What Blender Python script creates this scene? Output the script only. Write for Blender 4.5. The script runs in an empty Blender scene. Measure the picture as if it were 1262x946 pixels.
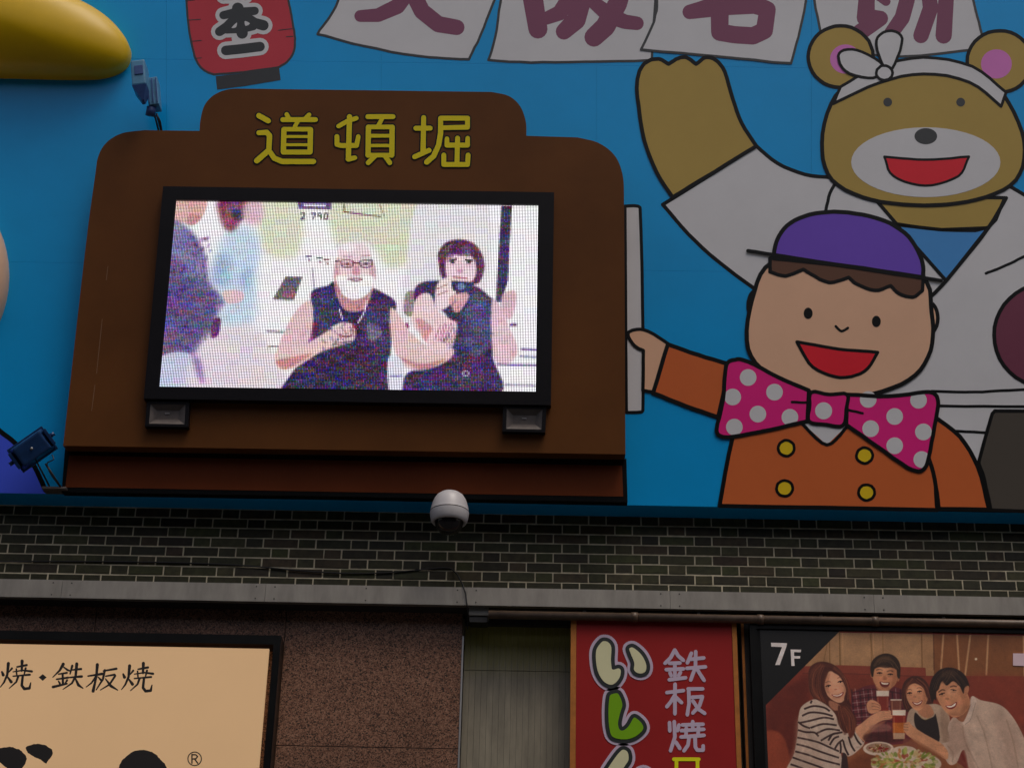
import bpy, bmesh, math, random
import numpy as np
from mathutils import Vector, Matrix
from mathutils.geometry import delaunay_2d_cdt
random.seed(7); RNG = np.random.default_rng(7)
SC = bpy.context.scene; COL = SC.collection
# ------------------------------------------------------------------ camera, sky, sun, exposure
F = 2300.0; D = 11.5                      # focal length in photo pixels, distance to the brick wall in metres
YAW, PITCH, ROLL, TILT = [math.radians(a) for a in (-0.98, 27.66, 1.39, 6.9)]
CAM = Vector((0, 0, 1.6))
_f = Vector((math.sin(YAW)*math.cos(PITCH), math.cos(YAW)*math.cos(PITCH), math.sin(PITCH)))
_r = Vector((math.cos(YAW), -math.sin(YAW), 0)); _u = _r.cross(_f)
_r, _u = math.cos(ROLL)*_r + math.sin(ROLL)*_u, -math.sin(ROLL)*_r + math.cos(ROLL)*_u
cd = bpy.data.cameras.new('camera'); cam = bpy.data.objects.new('camera', cd); COL.objects.link(cam)
cd.sensor_width = 36; cd.lens = 36*F/1262; cd.clip_end = 2000; cd.clip_start = 0.1
cam.matrix_world = Matrix(((_r.x, _u.x, -_f.x, CAM.x), (_r.y, _u.y, -_f.y, CAM.y), (_r.z, _u.z, -_f.z, CAM.z), (0, 0, 0, 1)))
SC.camera = cam
W = bpy.data.worlds.new('World'); SC.world = W; W.use_nodes = True
wn = W.node_tree.nodes; sky = wn.new('ShaderNodeTexSky'); sky.sky_type = 'NISHITA'; sky.sun_disc = False
SUN_EL, SUN_AZ = math.radians(62), math.radians(150)
sky.sun_elevation = SUN_EL; sky.sun_rotation = SUN_AZ; sky.dust_density = 6; sky.air_density = 1.0; sky.ozone_density = 0.6
W.node_tree.links.new(sky.outputs[0], wn['Background'].inputs[0]); wn['Background'].inputs[1].default_value = 0.12
sl = bpy.data.lights.new('sun', 'SUN'); sl.energy = 0.9; sl.angle = math.radians(25); sl.color = (1, .94, .86)
so = bpy.data.objects.new('sun', sl); COL.objects.link(so)
sd = Vector((math.sin(SUN_AZ)*math.cos(SUN_EL), math.cos(SUN_AZ)*math.cos(SUN_EL), math.sin(SUN_EL)))
so.rotation_euler = sd.to_track_quat('Z', 'Y').to_euler(); so.location = (0, -5, 25)
SC.view_settings.view_transform = 'Standard'; SC.view_settings.look = 'None'
SC.view_settings.exposure = -0.6; SC.view_settings.gamma = 1.0
SC.render.engine = 'CYCLES'
K = 0.35                                   # how bright a white wall facing the camera comes out
# ------------------------------------------------------------------ planes and small helpers
def ray(px, py): return _r*((px-631)/F) + _u*((473-py)/F) + _f
NW = Vector((0, -1, 0)); NB = Vector((0, -math.cos(TILT), -math.sin(TILT))); UB = Vector((0, -math.sin(TILT), math.cos(TILT)))
def hit(px, py, p0, n):
    d = ray(px, py); return CAM + d*((p0-CAM).dot(n)/d.dot(n))
DB = 0.20                                  # the board's lower edge stands this far in front of the bricks
B0 = hit(631, 619.5, Vector((0, D-DB, 0)), NW)
def nrm(pl): return NW if pl == 'w' else NB
def P(px, py, pl='b', off=0.0):
    return hit(px, py, Vector((0, D, 0)) + NW*off if pl == 'w' else B0 + NB*off, nrm(pl))
def lin(c): return tuple(((v/255+.055)/1.055)**2.4 if v > 10 else v/255/12.92 for v in c)
def alb(c, k=None):
    return tuple(min(.92, max(.003, v/(k or K))) for v in lin(c))
MATS = {}
def mat(name, rgb, rough=.5, spec=.5, var=.06, scale=6, bump=0, metal=0, grime=0, emit=None, detail=6, streak=0, coat=0, rnd=None):
    m = bpy.data.materials.new(name); m.use_nodes = True; n = m.node_tree.nodes; L = m.node_tree.links.new
    b = n['Principled BSDF']; b.inputs['Roughness'].default_value = rough; b.inputs['Specular IOR Level'].default_value = spec
    b.inputs['Metallic'].default_value = metal; b.inputs['Coat Weight'].default_value = coat; b.inputs['Coat Roughness'].default_value = .15
    g = n.new('ShaderNodeNewGeometry'); mp = n.new('ShaderNodeMapping'); L(g.outputs['Position'], mp.inputs['Vector'])
    if streak: mp.inputs['Scale'].default_value = (streak, streak, 1)
    t = n.new('ShaderNodeTexNoise'); t.inputs['Scale'].default_value = scale; t.inputs['Detail'].default_value = detail
    t.inputs['Roughness'].default_value = .65; L(mp.outputs[0], t.inputs['Vector'])
    mr = n.new('ShaderNodeMapRange'); mr.inputs['From Min'].default_value = .3; mr.inputs['From Max'].default_value = .7
    mr.inputs['To Min'].default_value = 1-var-grime; mr.inputs['To Max'].default_value = 1+var; L(t.outputs[0], mr.inputs[0])
    vm = n.new('ShaderNodeVectorMath'); vm.operation = 'SCALE'; vm.inputs[0].default_value = rgb; L(mr.outputs[0], vm.inputs['Scale'])
    last = vm.outputs[0]
    if rnd:
        oi = n.new('ShaderNodeObjectInfo'); cr = n.new('ShaderNodeValToRGB'); el = cr.color_ramp.elements
        el[0].color = (*rnd[0], 1); el[1].color = (*rnd[-1], 1)
        for i, c in enumerate(rnd[1:-1]): e = el.new((i+1)/(len(rnd)-1)); e.color = (*c, 1)
        L(oi.outputs['Random'], cr.inputs[0]); L(cr.outputs[0], vm.inputs[0])
    L(last, b.inputs['Base Color'])
    if bump:
        bp = n.new('ShaderNodeBump'); bp.inputs['Strength'].default_value = bump; bp.inputs['Distance'].default_value = .004
        L(t.outputs[0], bp.inputs['Height']); L(bp.outputs[0], b.inputs['Normal'])
    if emit:
        L(last, b.inputs['Emission Color']); b.inputs['Emission Strength'].default_value = emit
    MATS[name] = m; return m
def tag(o, label=None, cat=None, group=None, kind=None):
    for k, v in (('label', label), ('category', cat), ('group', group), ('kind', kind)):
        if v: o[k] = v
    return o
def empty(name, loc, label=None, cat=None, group=None):
    o = bpy.data.objects.new(name, None); COL.objects.link(o); o.location = loc; o.empty_display_size = .1
    return tag(o, label, cat, group)
def mk(name, verts, faces, m, parent=None, smooth=False):
    loc = Vector((0, 0, 0)); p = parent
    while p is not None: loc = loc + p.location; p = p.parent
    if not isinstance(verts, np.ndarray): verts = [Vector(v) for v in verts]
    c = sum(verts, Vector((0, 0, 0)))/max(1, len(verts))
    me = bpy.data.meshes.new(name); me.from_pydata([v-c for v in verts], [], faces); me.update()
    o = bpy.data.objects.new(name, me); COL.objects.link(o); o.parent = parent; o.location = c-loc
    if m: me.materials.append(m)
    if smooth:
        for q in me.polygons: q.use_smooth = True
    return o
def sm(pts, n=5, closed=True):
    """Catmull-Rom; a point with a third entry is a corner"""
    k = len(pts); out = []
    for i in range(k if closed else k-1):
        a, b = pts[i], pts[(i+1) % k]
        p0 = pts[i-1] if (closed or i > 0) else a; p3 = pts[(i+2) % k] if (closed or i+2 < k) else b
        A = np.array(a[:2], float); B = np.array(b[:2], float)
        ta = (B-A) if len(a) > 2 else (B-np.array(p0[:2]))/2; tb = (B-A) if len(b) > 2 else (np.array(p3[:2])-A)/2
        l = np.linalg.norm(B-A)
        for t_ in (ta, tb):
            q = np.linalg.norm(t_)
            if q > l*1.4: t_ *= l*1.4/q
        for j in range(n):
            t = j/n; out.append(tuple((2*t**3-3*t*t+1)*A + (t**3-2*t*t+t)*ta + (-2*t**3+3*t*t)*B + (t**3-t*t)*tb))
    if not closed: out.append(tuple(pts[-1][:2]))
    return out
def circ(x, y, r, ry=None, n=28, rot=0):
    ry = ry or r; c, s = math.cos(rot), math.sin(rot)
    return [(x+c*r*math.cos(a)-s*ry*math.sin(a), y+s*r*math.cos(a)+c*ry*math.sin(a)) for a in (2*math.pi*i/n for i in range(n))]
def stroke(pts, r=1, closed=False, wob=0, n=10):
    """round-ended stroke; points (x, y) or (x, y, radius); returns polygons to be united"""
    q = [(p[0]+random.uniform(-wob, wob), p[1]+random.uniform(-wob, wob), p[2] if len(p) > 2 else r) for p in pts]
    out = [circ(x, y, w, n=n) for x, y, w in q]
    for a, b in zip(q, q[1:]+q[:1] if closed else q[1:]):
        dx, dy = b[0]-a[0], b[1]-a[1]; l = math.hypot(dx, dy)
        if l < 1e-6: continue
        nx, ny = -dy/l, dx/l
        out.append([(a[0]+nx*a[2], a[1]+ny*a[2]), (a[0]-nx*a[2], a[1]-ny*a[2]), (b[0]-nx*b[2], b[1]-ny*b[2]), (b[0]+nx*b[2], b[1]+ny*b[2])])
    return out
def area(p): return sum(a[0]*b[1]-b[0]*a[1] for a, b in zip(p, p[1:]+p[:1]))
def union(polys, holes=()):
    vs, fs = [], []
    for p in list(polys)+list(holes):
        p = [(x, -y) for x, y in p]
        if area(p) < 0: p = p[::-1]
        fs.append(list(range(len(vs), len(vs)+len(p)))); vs += [Vector(q) for q in p]
    nh = len(polys)
    V, E_, T, _, _, of = delaunay_2d_cdt(vs, [], fs, 1, 1e-4)
    T = [t for t, o in zip(T, of) if len(o) and not any(i >= nh for i in o)]
    return [(v.x, -v.y) for v in V], T
def sheet(name, polys, m, parent, pl='b', off=0.0, th=.0015, holes=(), back=None):
    """a plate with the given photo-outline, standing on its own plane with real thickness"""
    V, T = union(polys, holes); used = sorted({i for t in T for i in t}); ix = {k: j for j, k in enumerate(used)}
    fr = [P(*V[i], pl, off) for i in used]; T = [[ix[i] for i in t] for t in T]
    n = nrm(pl); k = len(fr)
    v0, v1, v2 = (fr[i] for i in T[0])
    if (v1-v0).cross(v2-v0).dot(n) < 0: T = [t[::-1] for t in T]
    ec = {}
    for t in T:
        for a, b in zip(t, t[1:]+t[:1]): ec[(a, b)] = 1
    bk = [v + (back*th if back else -n*th) for v in fr]
    faces = T + [[b, a, a+k, b+k] for (a, b) in ec if (b, a) not in ec] + [[i+k for i in t[::-1]] for t in T]
    return mk(name, fr+bk, faces, m, parent)
def box_pts(c, ax, sx, ay, sy, az, sz, t=1.0):
    """eight corners; t narrows the face at +az"""
    return [c+ax*(i*sx/2*(t if k > 0 else 1))+ay*(j*sy/2*(t if k > 0 else 1))+az*(k*sz/2) for k in (-1, 1) for i, j in ((-1, -1), (1, -1), (1, 1), (-1, 1))]
BF = [[0, 3, 2, 1], [4, 5, 6, 7], [0, 1, 5, 4], [1, 2, 6, 5], [2, 3, 7, 6], [3, 0, 4, 7]]
def box(name, c, ax, sx, ay, sy, az, sz, m, parent, t=1.0, bevel=0):
    if ax.cross(ay).dot(az) < 0: ay = -ay
    o = mk(name, box_pts(Vector(c), ax, sx, ay, sy, az, sz, t), BF, m, parent)
    if bevel:
        b = bmesh.new(); b.from_mesh(o.data); bmesh.ops.bevel(b, geom=b.edges[:], offset=bevel, segments=2, affect='EDGES', profile=.6); b.to_mesh(o.data); b.free()
    return o
X, Y, Zv = Vector((1, 0, 0)), Vector((0, 1, 0)), Vector((0, 0, 1))
def tube(name, pts, r, m, parent, n=8, sub=4):
    pts = [Vector(p) for p in pts]
    if len(pts) > 2 and sub > 1:
        o = []
        for i in range(len(pts)-1):
            p0, a, b, p3 = pts[max(i-1, 0)], pts[i], pts[i+1], pts[min(i+2, len(pts)-1)]
            for j in range(sub):
                t = j/sub; o.append((2*t**3-3*t*t+1)*a+(t**3-2*t*t+t)*(b-p0)/2+(-2*t**3+3*t*t)*b+(t**3-t*t)*(p3-a)/2)
        pts = o+[pts[-1]]
    vs, fs = [], []
    for i, p in enumerate(pts):
        d = (pts[min(i+1, len(pts)-1)]-pts[max(i-1, 0)]).normalized(); a = d.orthogonal().normalized() if i == 0 else (pa - d*pa.dot(d)).normalized()
        pa = a; b = d.cross(a)
        vs += [p+(a*math.cos(2*math.pi*k/n)+b*math.sin(2*math.pi*k/n))*r for k in range(n)]
    for i in range(len(pts)-1):
        fs += [[i*n+k, i*n+(k+1) % n, (i+1)*n+(k+1) % n, (i+1)*n+k] for k in range(n)]
    fs += [list(range(n))[::-1], [len(vs)-n+k for k in range(n)]]
    return mk(name, vs, fs, m, parent, True)
def lathe(name, c, prof, m, parent, n=40):
    vs = [Vector(c)+Vector((r*math.cos(2*math.pi*k/n), r*math.sin(2*math.pi*k/n), z)) for r, z in prof for k in range(n)]
    fs = [[i*n+k, i*n+(k+1) % n, (i+1)*n+(k+1) % n, (i+1)*n+k] for i in range(len(prof)-1) for k in range(n)]
    return mk(name, vs, [f[::-1] for f in fs], m, parent, True)
def Zm(s, ox, oy): return lambda *pts: [tuple([p[0]/s+ox, p[1]/s+oy] + [v/s if i == 0 and not isinstance(v, str) else v for i, v in enumerate(p[2:])]) for p in pts]
# ------------------------------------------------------------------ materials
gl = dict(rough=.26, spec=.3, var=.05, scale=1.3)
mat('board_blue', (.003, .385, .88), rough=.24, spec=.38, var=.07, scale=.9)
mat('ink', (.004, .004, .004), rough=.3, spec=.25, var=.1)
mat('ink_hazed', (.03, .035, .04), rough=.4, var=.1)  # paler ink: sky haze on the board's top put into the colour
mat('print_white', alb((142, 142, 144)), **gl)
mat('print_maroon', alb((88, 50, 68)), **gl)
mat('print_red', alb((128, 38, 46)), **gl)
mat('print_tan', alb((120, 101, 50)), **gl)
mat('print_pink', alb((146, 84, 134)), **gl)
mat('print_mouth', alb((150, 24, 34)), **gl)
mat('print_sky', alb((48, 98, 145)), **gl)
mat('print_purple', alb((74, 50, 130)), **gl)
mat('print_hair', alb((66, 44, 33)), **gl)
mat('print_skin', alb((158, 122, 100)), **gl)
mat('print_orange', alb((138, 68, 34)), **gl)
mat('print_magenta', alb((158, 24, 88)), **gl)
mat('print_gold', alb((150, 128, 20)), **gl)
mat('print_charcoal', alb((52, 48, 43)), **gl)
mat('print_wine', alb((78, 38, 52)), **gl)
mat('print_violet', alb((44, 60, 158)), **gl)
mat('housing_brown', (.140, .050, .012), rough=.4, spec=.14, var=.16, scale=1.2, bump=.05)
mat('plinth_brown', (.16, .036, .010), rough=.42, spec=.12, var=.12, scale=1.5)
mat('letter_yellow', alb((150, 138, 6)), **gl)
mat('bezel_black', (.006, .005, .007), rough=.4, spec=.2, var=.2, scale=8)
mat('led_backing', (.01, .01, .01), rough=.6)
mat('moulded_yellow', (.80, .50, .002), rough=.36, spec=.4, var=.1, scale=1.6)
mat('moulded_peach', (.85, .53, .34), rough=.4, var=.05)
mat('mortar', (.72, .64, .46), rough=.95, var=.2, scale=9, bump=.4, grime=.25)
mat('brick', (.1, .1, .05), rough=.5, spec=.25, var=.3, scale=22, bump=.35, grime=.1,
    rnd=[(.051, .031, .020), (.070, .068, .029), (.029, .027, .017), (.060, .066, .022), (.039, .032, .019), (.076, .053, .029), (.043, .046, .017), (.034, .025, .017)])
mat('fascia_metal', (.34, .315, .275), rough=.36, metal=.35, var=.14, scale=2.5, streak=4, grime=.1)
mat('screw_dark', (.05, .045, .04), rough=.6)
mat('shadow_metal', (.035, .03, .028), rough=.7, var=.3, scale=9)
mat('pipe_brown', (.13, .085, .055), rough=.4, var=.35, scale=12)
mat('box_grey', (.22, .21, .185), rough=.5, var=.1)
mat('trim_steel', (.42, .42, .42), rough=.35, metal=.6)
mat('siding', (.31, .275, .20), rough=.5, var=.12, scale=3, streak=5, grime=.18)
mat('frame_black', (.006, .006, .006), rough=.3, spec=.2, var=.3, scale=7)
mat('sign_red', (.36, .020, .020), rough=.4, spec=.15, var=.06, scale=2)
mat('sign_edge', alb((115, 70, 30)), spec=.2, rough=.6, var=.2, scale=14)
mat('sign_white', alb((130, 118, 132)), spec=.2, rough=.45, var=.03)
mat('sign_cream', alb((142, 140, 112)), spec=.2, rough=.45, var=.03)
mat('sign_green', alb((76, 112, 6)), spec=.2, rough=.45, var=.05)
mat('sign_yellow', alb((156, 156, 10)), spec=.2, rough=.45, var=.05)
mat('sign_ink', (.012, .018, .018), rough=.4)
mat('brush_ink', (.010, .007, .006), rough=.5)
mat('lamp_navy', (.012, .05, .16), rough=.35, var=.25, scale=20)
mat('lamp_pale_blue', (.10, .30, .50), rough=.4, var=.15, scale=20)
mat('lamp_slate', (.045, .10, .30), rough=.4, var=.15, scale=20)
mat('lamp_glass', (.03, .04, .06), rough=.1, spec=.8)
mat('wire_black', (.012, .012, .013), rough=.5)
mat('camera_white', (.64, .62, .63), rough=.35, var=.05, scale=10)
mat('camera_dome', (.008, .006, .007), rough=.06, spec=.7)
mat('speaker_grey', (.14, .115, .105), rough=.45, var=.2, scale=20)
mat('asphalt', (.05, .05, .05), rough=.9, var=.3, scale=4)
mat('render_wall', (.10, .09, .085), rough=.9, var=.15, scale=.7)
mat('far_glass', (.05, .06, .07), rough=.1)
mat('paper_tab', alb((150, 130, 135)), rough=.6)
M = MATS
def granite():
    m = bpy.data.materials.new('granite'); m.use_nodes = True; n = m.node_tree.nodes; L = m.node_tree.links.new; b = n['Principled BSDF']
    g = n.new('ShaderNodeNewGeometry'); t = n.new('ShaderNodeTexVoronoi'); t.inputs['Scale'].default_value = 150
    L(g.outputs['Position'], t.inputs['Vector']); cr = n.new('ShaderNodeValToRGB'); e = cr.color_ramp.elements
    e[0].position = .12; e[0].color = (.045, .032, .026, 1); e[1].position = .95; e[1].color = (.42, .235, .155, 1)
    q = e.new(.30); q.color = (.19, .092, .058, 1); q = e.new(.6); q.color = (.27, .135, .088, 1)
    t2 = n.new('ShaderNodeTexNoise'); t2.inputs['Scale'].default_value = 1.6; L(g.outputs['Position'], t2.inputs['Vector'])
    mr = n.new('ShaderNodeMapRange'); mr.inputs['From Min'].default_value = .3; mr.inputs['From Max'].default_value = .7; mr.inputs['To Min'].default_value = .7; mr.inputs['To Max'].default_value = 1.15
    L(t2.outputs[0], mr.inputs[0]); vm = n.new('ShaderNodeVectorMath'); vm.operation = 'SCALE'
    sp_ = n.new('ShaderNodeSeparateColor'); L(t.outputs['Color'], sp_.inputs[0]); L(sp_.outputs[0], cr.inputs[0]); L(cr.outputs[0], vm.inputs[0]); L(mr.outputs[0], vm.inputs['Scale']); L(vm.outputs[0], b.inputs['Base Color'])
    b.inputs['Roughness'].default_value = .28; b.inputs['Specular IOR Level'].default_value = .28; return m
M['granite'] = granite()
n_ = M['siding'].node_tree; bs = n_.nodes['Principled BSDF']; src = bs.inputs['Base Color'].links[0].from_socket
gq = n_.nodes.new('ShaderNodeNewGeometry'); sx_ = n_.nodes.new('ShaderNodeSeparateXYZ'); n_.links.new(gq.outputs['Position'], sx_.inputs[0])
nq_ = n_.nodes.new('ShaderNodeTexNoise'); nq_.inputs['Scale'].default_value = 5; ad = n_.nodes.new('ShaderNodeMath'); ad.operation = 'MULTIPLY_ADD'; ad.inputs[1].default_value = .28
n_.links.new(nq_.outputs[0], ad.inputs[0]); n_.links.new(sx_.outputs[2], ad.inputs[2]); mrs = n_.nodes.new('ShaderNodeMapRange'); n_.links.new(ad.outputs[0], mrs.inputs[0])
zz_ = P(636, 812, 'w').z+.14; mrs.inputs['From Min'].default_value = zz_-.16; mrs.inputs['From Max'].default_value = zz_+.12; mrs.inputs['To Max'].default_value = .85
mx = n_.nodes.new('ShaderNodeMix'); mx.data_type = 'RGBA'; n_.links.new(mrs.outputs[0], mx.inputs['Factor']); n_.links.new(src, mx.inputs['A']); mx.inputs['B'].default_value = (.30, .27, .03, 1); n_.links.new(mx.outputs['Result'], bs.inputs['Base Color'])
def glowing(name, rgb, strength):
    """a back-lit acrylic face"""
    m = mat(name, rgb, rough=.25, var=.03, scale=.8); n = m.node_tree.nodes; b = n['Principled BSDF']
    src = b.inputs['Base Color'].links[0].from_socket; m.node_tree.links.new(src, b.inputs['Emission Color'])
    b.inputs['Emission Strength'].default_value = strength; return m
glowing('acrylic_lit', (.50, .315, .165), .98)
# ------------------------------------------------------------------ ground and an unseen building opposite, added to block low sky
tag(mk('street', [(-60, -60, 0), (60, -60, 0), (60, 60, 0), (-60, 60, 0)], [[0, 1, 2, 3]], M['asphalt']), kind='structure')
opp = empty('unseen_building', (0, -9, 0), 'unseen plain grey building across the street, added behind the viewer to block low sky', 'building')
box('wall', (0, -11.5, 7.2), X, 60, Zv, 14.4, Y, 5, M['render_wall'], opp)
w0 = None
for i in range(9):
    for j in range(3):
        c = Vector((-18+i*4.5, -8.96, 3.9+j*3.4))
        if w0 is None: w0 = box('window', c, X, 1.9, Zv, 1.5, Y, .1, M['far_glass'], opp)
        else:
            w = w0.copy(); COL.objects.link(w); w.parent = opp; w.location = c-opp.location
# ------------------------------------------------------------------ brick wall
wb = P(631, 724, 'w'); zt = P(631, 600, 'w').z
XL, XR = P(-160, 680, 'w').x, P(1430, 680, 'w').x
bw = empty('brick_wall', (0, D, wb.z), 'band of dark glazed olive bricks between the blue board and metal fascia', 'wall')
box('mortar', (0, D+.1425, wb.z+1.2), X, 16, Zv, 3.2, Y, .30, M['mortar'], bw)
p1, p2 = P(1039.5, 724.4, 'w'), P(1039.5, 724.4-11.97*5, 'w'); RP = (p2.z-p1.z)/5
q1, q2 = P(988.3, 718, 'w'), P(988.3+65.9*3, 719.2, 'w'); BP = (q2.x-q1.x)/3
JT = .009; LG = BP*2/3-JT; SH = BP/3-JT
def brick_mesh(name, w, h, d=.02):
    b = bmesh.new(); bmesh.ops.create_cube(b, size=1)
    for v in b.verts: v.co = Vector((v.co.x*w, v.co.y*d, v.co.z*h))
    bmesh.ops.bevel(b, geom=[e for e in b.edges if all(v.co.y < 0 for v in e.verts)], offset=.003, segments=1, affect='EDGES')
    me = bpy.data.meshes.new(name); b.to_mesh(me); b.free(); me.materials.append(M['brick']); return me
mL, mS = brick_mesh('brick', LG, RP-JT), brick_mesh('brick_half', SH, RP-JT)
cand = []
for row in range(-2, 12):
    z = p1.z + (row+.5)*RP
    x = q1.x + (0 if row % 2 == 0 else BP/2) - 40*BP
    while x < 9:
        for w, me in ((SH, mS), (LG, mL)):
            c = x+JT/2+w/2; x += w+JT
            if XL < c < XR: cand.append((abs(c)+ (50 if not -.3 < row < 7.6 else 0), c, z, me))
cand.sort(key=lambda t: t[0])
rest_v, rest_f = [], []
for i, (_, cx, cz, me) in enumerate(cand):
    loc = Vector((cx+random.uniform(-.001, .001), D-.002+random.uniform(-.0015, .002), cz+random.uniform(-.0012, .0012)))
    if i < 300:
        o = bpy.data.objects.new('brick', me); COL.objects.link(o); o.parent = bw; o.location = loc-bw.location; o.rotation_euler = (random.uniform(-.008, .008), random.uniform(-.004, .004), random.uniform(-.002, .002))
    else:
        k = len(rest_v); rest_v += [v.co+loc for v in me.vertices]; rest_f += [[a+k for a in p.vertices] for p in me.polygons]
mk('further_bricks', rest_v, rest_f, M['brick'], bw)['kind'] = 'stuff'
# ------------------------------------------------------------------ the mural board
board = empty('mural_board', P(631, 619, 'b'), 'big bright blue printed billboard leaning over the brick band', 'billboard')
rows = [(620, 331), (331, 79), (79, -190), (-190, -420)]; cols = [-330, -60, 205, 470, 735, 1000, 1265, 1560]
def botline(x): return 607.3 + (x)*(631.5-607.3)/1262
def tline(y, x): return y + (x-631)*.0135
for ri, (yb, yt) in enumerate(rows):
    for a, b in zip(cols, cols[1:]):
        g = .09
        if ri == 0: pb = [(a+g, botline(a)), (b-g, botline(b))]
        else: pb = [(a+g, tline(yb, a)-g), (b-g, tline(yb, b)-g)]
        sheet('board_panel', [[pb[0], pb[1], (b-g, tline(yt, b)+g), (a+g, tline(yt, a)+g)]], M['board_blue'], board, off=0, th=.006)
# the box of the board behind its panels: underside reaches back to the bricks
fl, fr_ = P(-330, botline(-330)), P(1560, botline(1560)); tl, tr = P(-330, -424), P(1560, -415)
inn = -NB*.008
v = [fl+inn, fr_+inn, tr+inn, tl+inn]; bk = [Vector((q.x, D-.006, max(q.z, fl.z)+ (0 if q is not None else 0))) for q in v]
bk[0].z = v[0].z; bk[1].z = v[1].z
mk('board_case', v+bk, [[0, 1, 2, 3], [7, 6, 5, 4], [0, 4, 5, 1], [1, 5, 6, 2], [2, 6, 7, 3], [3, 7, 4, 0]], M['board_blue'], board)
LV = lambda k: .00045*k
def art(name, polys, m, lvl, parent=board, holes=(), label=None):
    o = sheet(name, polys, M[m], parent, off=LV(lvl), th=.0004, holes=holes)
    if label: o['label'] = label
    return o
def outline(polys_pts, r, lvl, parent, closed=True, m='ink', wob=.25):
    ps = []
    for p in polys_pts: ps += stroke(p, r, closed, wob)
    return art('outline', ps, m, lvl, parent)
def figure(name, polys, m, lvl, r=2.4, ink='ink', closed=True, label=None):
    o = art(name, polys, m, lvl, label=label)
    if r: outline(polys, r, lvl+1, o, closed, ink)
    return o
# papers with big characters along the top
papers = [
 ([(425, -60, 1), (417, 0), (404, 24), (391, 42, 1), (433, 53), (497, 66.5), (540, 71.5), (578, 73, 1), (592, 44), (609, 0), (628, -60, 1)],
  [[(420, -32, 9), (600, -38, 9)], [(512, -58, 9), (508, -20, 10), (490, 8, 8.5), (466, 19, 7.5), (444, 20, 6.5)], [(508, -10, 9), (520, 14, 9), (540, 30, 9), (563, 34, 8.5)]]),
 ([(622, -60, 1), (617, 0), (610, 47), (602, 74.5, 1), (655, 77), (719, 76.2), (803, 74.6, 1), (808, 0), (812, -60, 1)],
  [[(654, -50, 10), (657, 0, 11), (663, 36, 10.5)], [(654, -40, 8), (700, -36, 9), (700, 0, 8.5), (690, 16, 8.5), (673, 23, 7)],
   [(716, -45, 10), (717, 2, 10), (710, 25, 10.5), (695, 39, 9)], [(716, -45, 8), (780, -46, 8)], [(770, -20, 9), (761, 5, 10.5), (746, 33, 11), (732, 46, 10.5)],
   [(720, -18, 8), (770, -20, 8)], [(728, 0, 7), (752, 20, 9), (770, 27, 8), (785, 29, 7.5)]]),
 ([(812, -60, 1), (810, 0), (806, 26), (790.5, 61, 1), (885, 70), (975, 78.5, 1), (984, 45), (993, 0), (1000, -60, 1)],
  [[(880, -50, 9), (850, -25, 9)], [(880, -45, 8), (940, -45, 9), (925, -15, 9), (884, 8, 11), (850, 15, 8)], [(887, 12, 10), (887, 40, 9.5), (905, 43, 9.5), (928, 44.5, 9.5), (942, 38, 9.5), (946, 12, 9), (930, 6, 10), (890, 8, 10)]]),
 ([(1000, -60, 1), (1004, 0), (1011, 37), (1013, 60, 1), (1110, 70), (1212, 60, 1), (1208, 35), (1199, 0), (1190, -60, 1)],
  [[(1018, -12, 8), (1000, 0, 7)] , [(1065, -40, 9), (1068, 0, 9), (1067, 22, 10), (1085, 23, 8.5), (1060, 40, 9)], [(1085, -5, 6.5), (1092, 2, 5)], [(1110, -20, 8), (1118, 0, 8.5), (1112, 22, 8.5), (1098, 42, 8)],
   [(1144, -10, 8), (1147, 10, 8.5), (1135, 44, 8.5)], [(1172, -30, 8), (1166, 0, 8.5), (1163, 44, 9)], [(1110, -34, 7), (1172, -34, 7)]])]
for i, (pp, gs) in enumerate(papers):
    lv = 6 if i == 2 else 1
    o = art('painted_paper', [sm(pp, 4)], 'print_white', lv, label='painted white paper sheet with one big maroon character')
    ps = []
    for g in gs[(1 if i == 3 else 0):]: ps += stroke([(x, y, w*1.12) for x, y, w in g], n=16)
    art('painted_character', ps, 'print_maroon', lv+1, o)
    outline([sm(pp, 4)], 1.5, lv+2, o, m='ink_hazed', wob=.5)
# lantern
lan = [(231, -70, 1), (230, 0), (232, 30), (236.6, 57), (242.6, 76), (252, 87), (264, 92, 1), (300, 89), (343.6, 83, 1), (354, 76), (362, 64), (363.5, 47.5), (360, 24), (355.5, 0), (345, -70, 1)]
lo = figure('painted_lantern', [sm(lan)], 'print_red', 1, 1.3, 'ink_hazed', label='painted red paper lantern with black brush characters')
art('lantern_base', [[(265.8, 94), (300, 90.5), (344, 83.5), (345.8, 98.7), (303, 106), (267.5, 110.5)]], 'ink_hazed', 3, lo)
Zl = Zm(8.413, 220, 0)
chars = [Zl((465, 160, 36), (600, 130, 40), (790, 115, 36)), Zl((615, 90, 52), (640, 230, 56), (660, 345, 50)), Zl((590, 190, 40), (500, 280, 42), (425, 330, 40)),
         Zl((690, 170, 40), (790, 240, 44), (880, 265, 46)), Zl((500, 320, 26), (650, 310, 30), (780, 285, 26)), Zl((490, 525, 42), (640, 510, 42), (845, 485, 42))]
up = [Zl((470, -160, 34), (470, -40, 36)), Zl((680, -170, 34), (690, -40, 36)), Zl((470, -40, 34), (690, -45, 36)), Zl((470, -165, 34), (680, -170, 34)), Zl((480, -100, 26), (680, -105, 26))]
halo = []
for c_ in chars+up: halo += stroke([(x, y, w*1.15+5.0) for x, y, w in c_], n=16)
halo += stroke(Zl((640, 400, 90), (660, 440, 90)), n=16)
hole = [sm(Zl((550, 290), (605, 235), (595, 285))), sm(Zl((688, 220), (740, 245), (695, 270)))]
h_ = art('character_halo', halo, 'print_white', 3, lo)
blk = []
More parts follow.
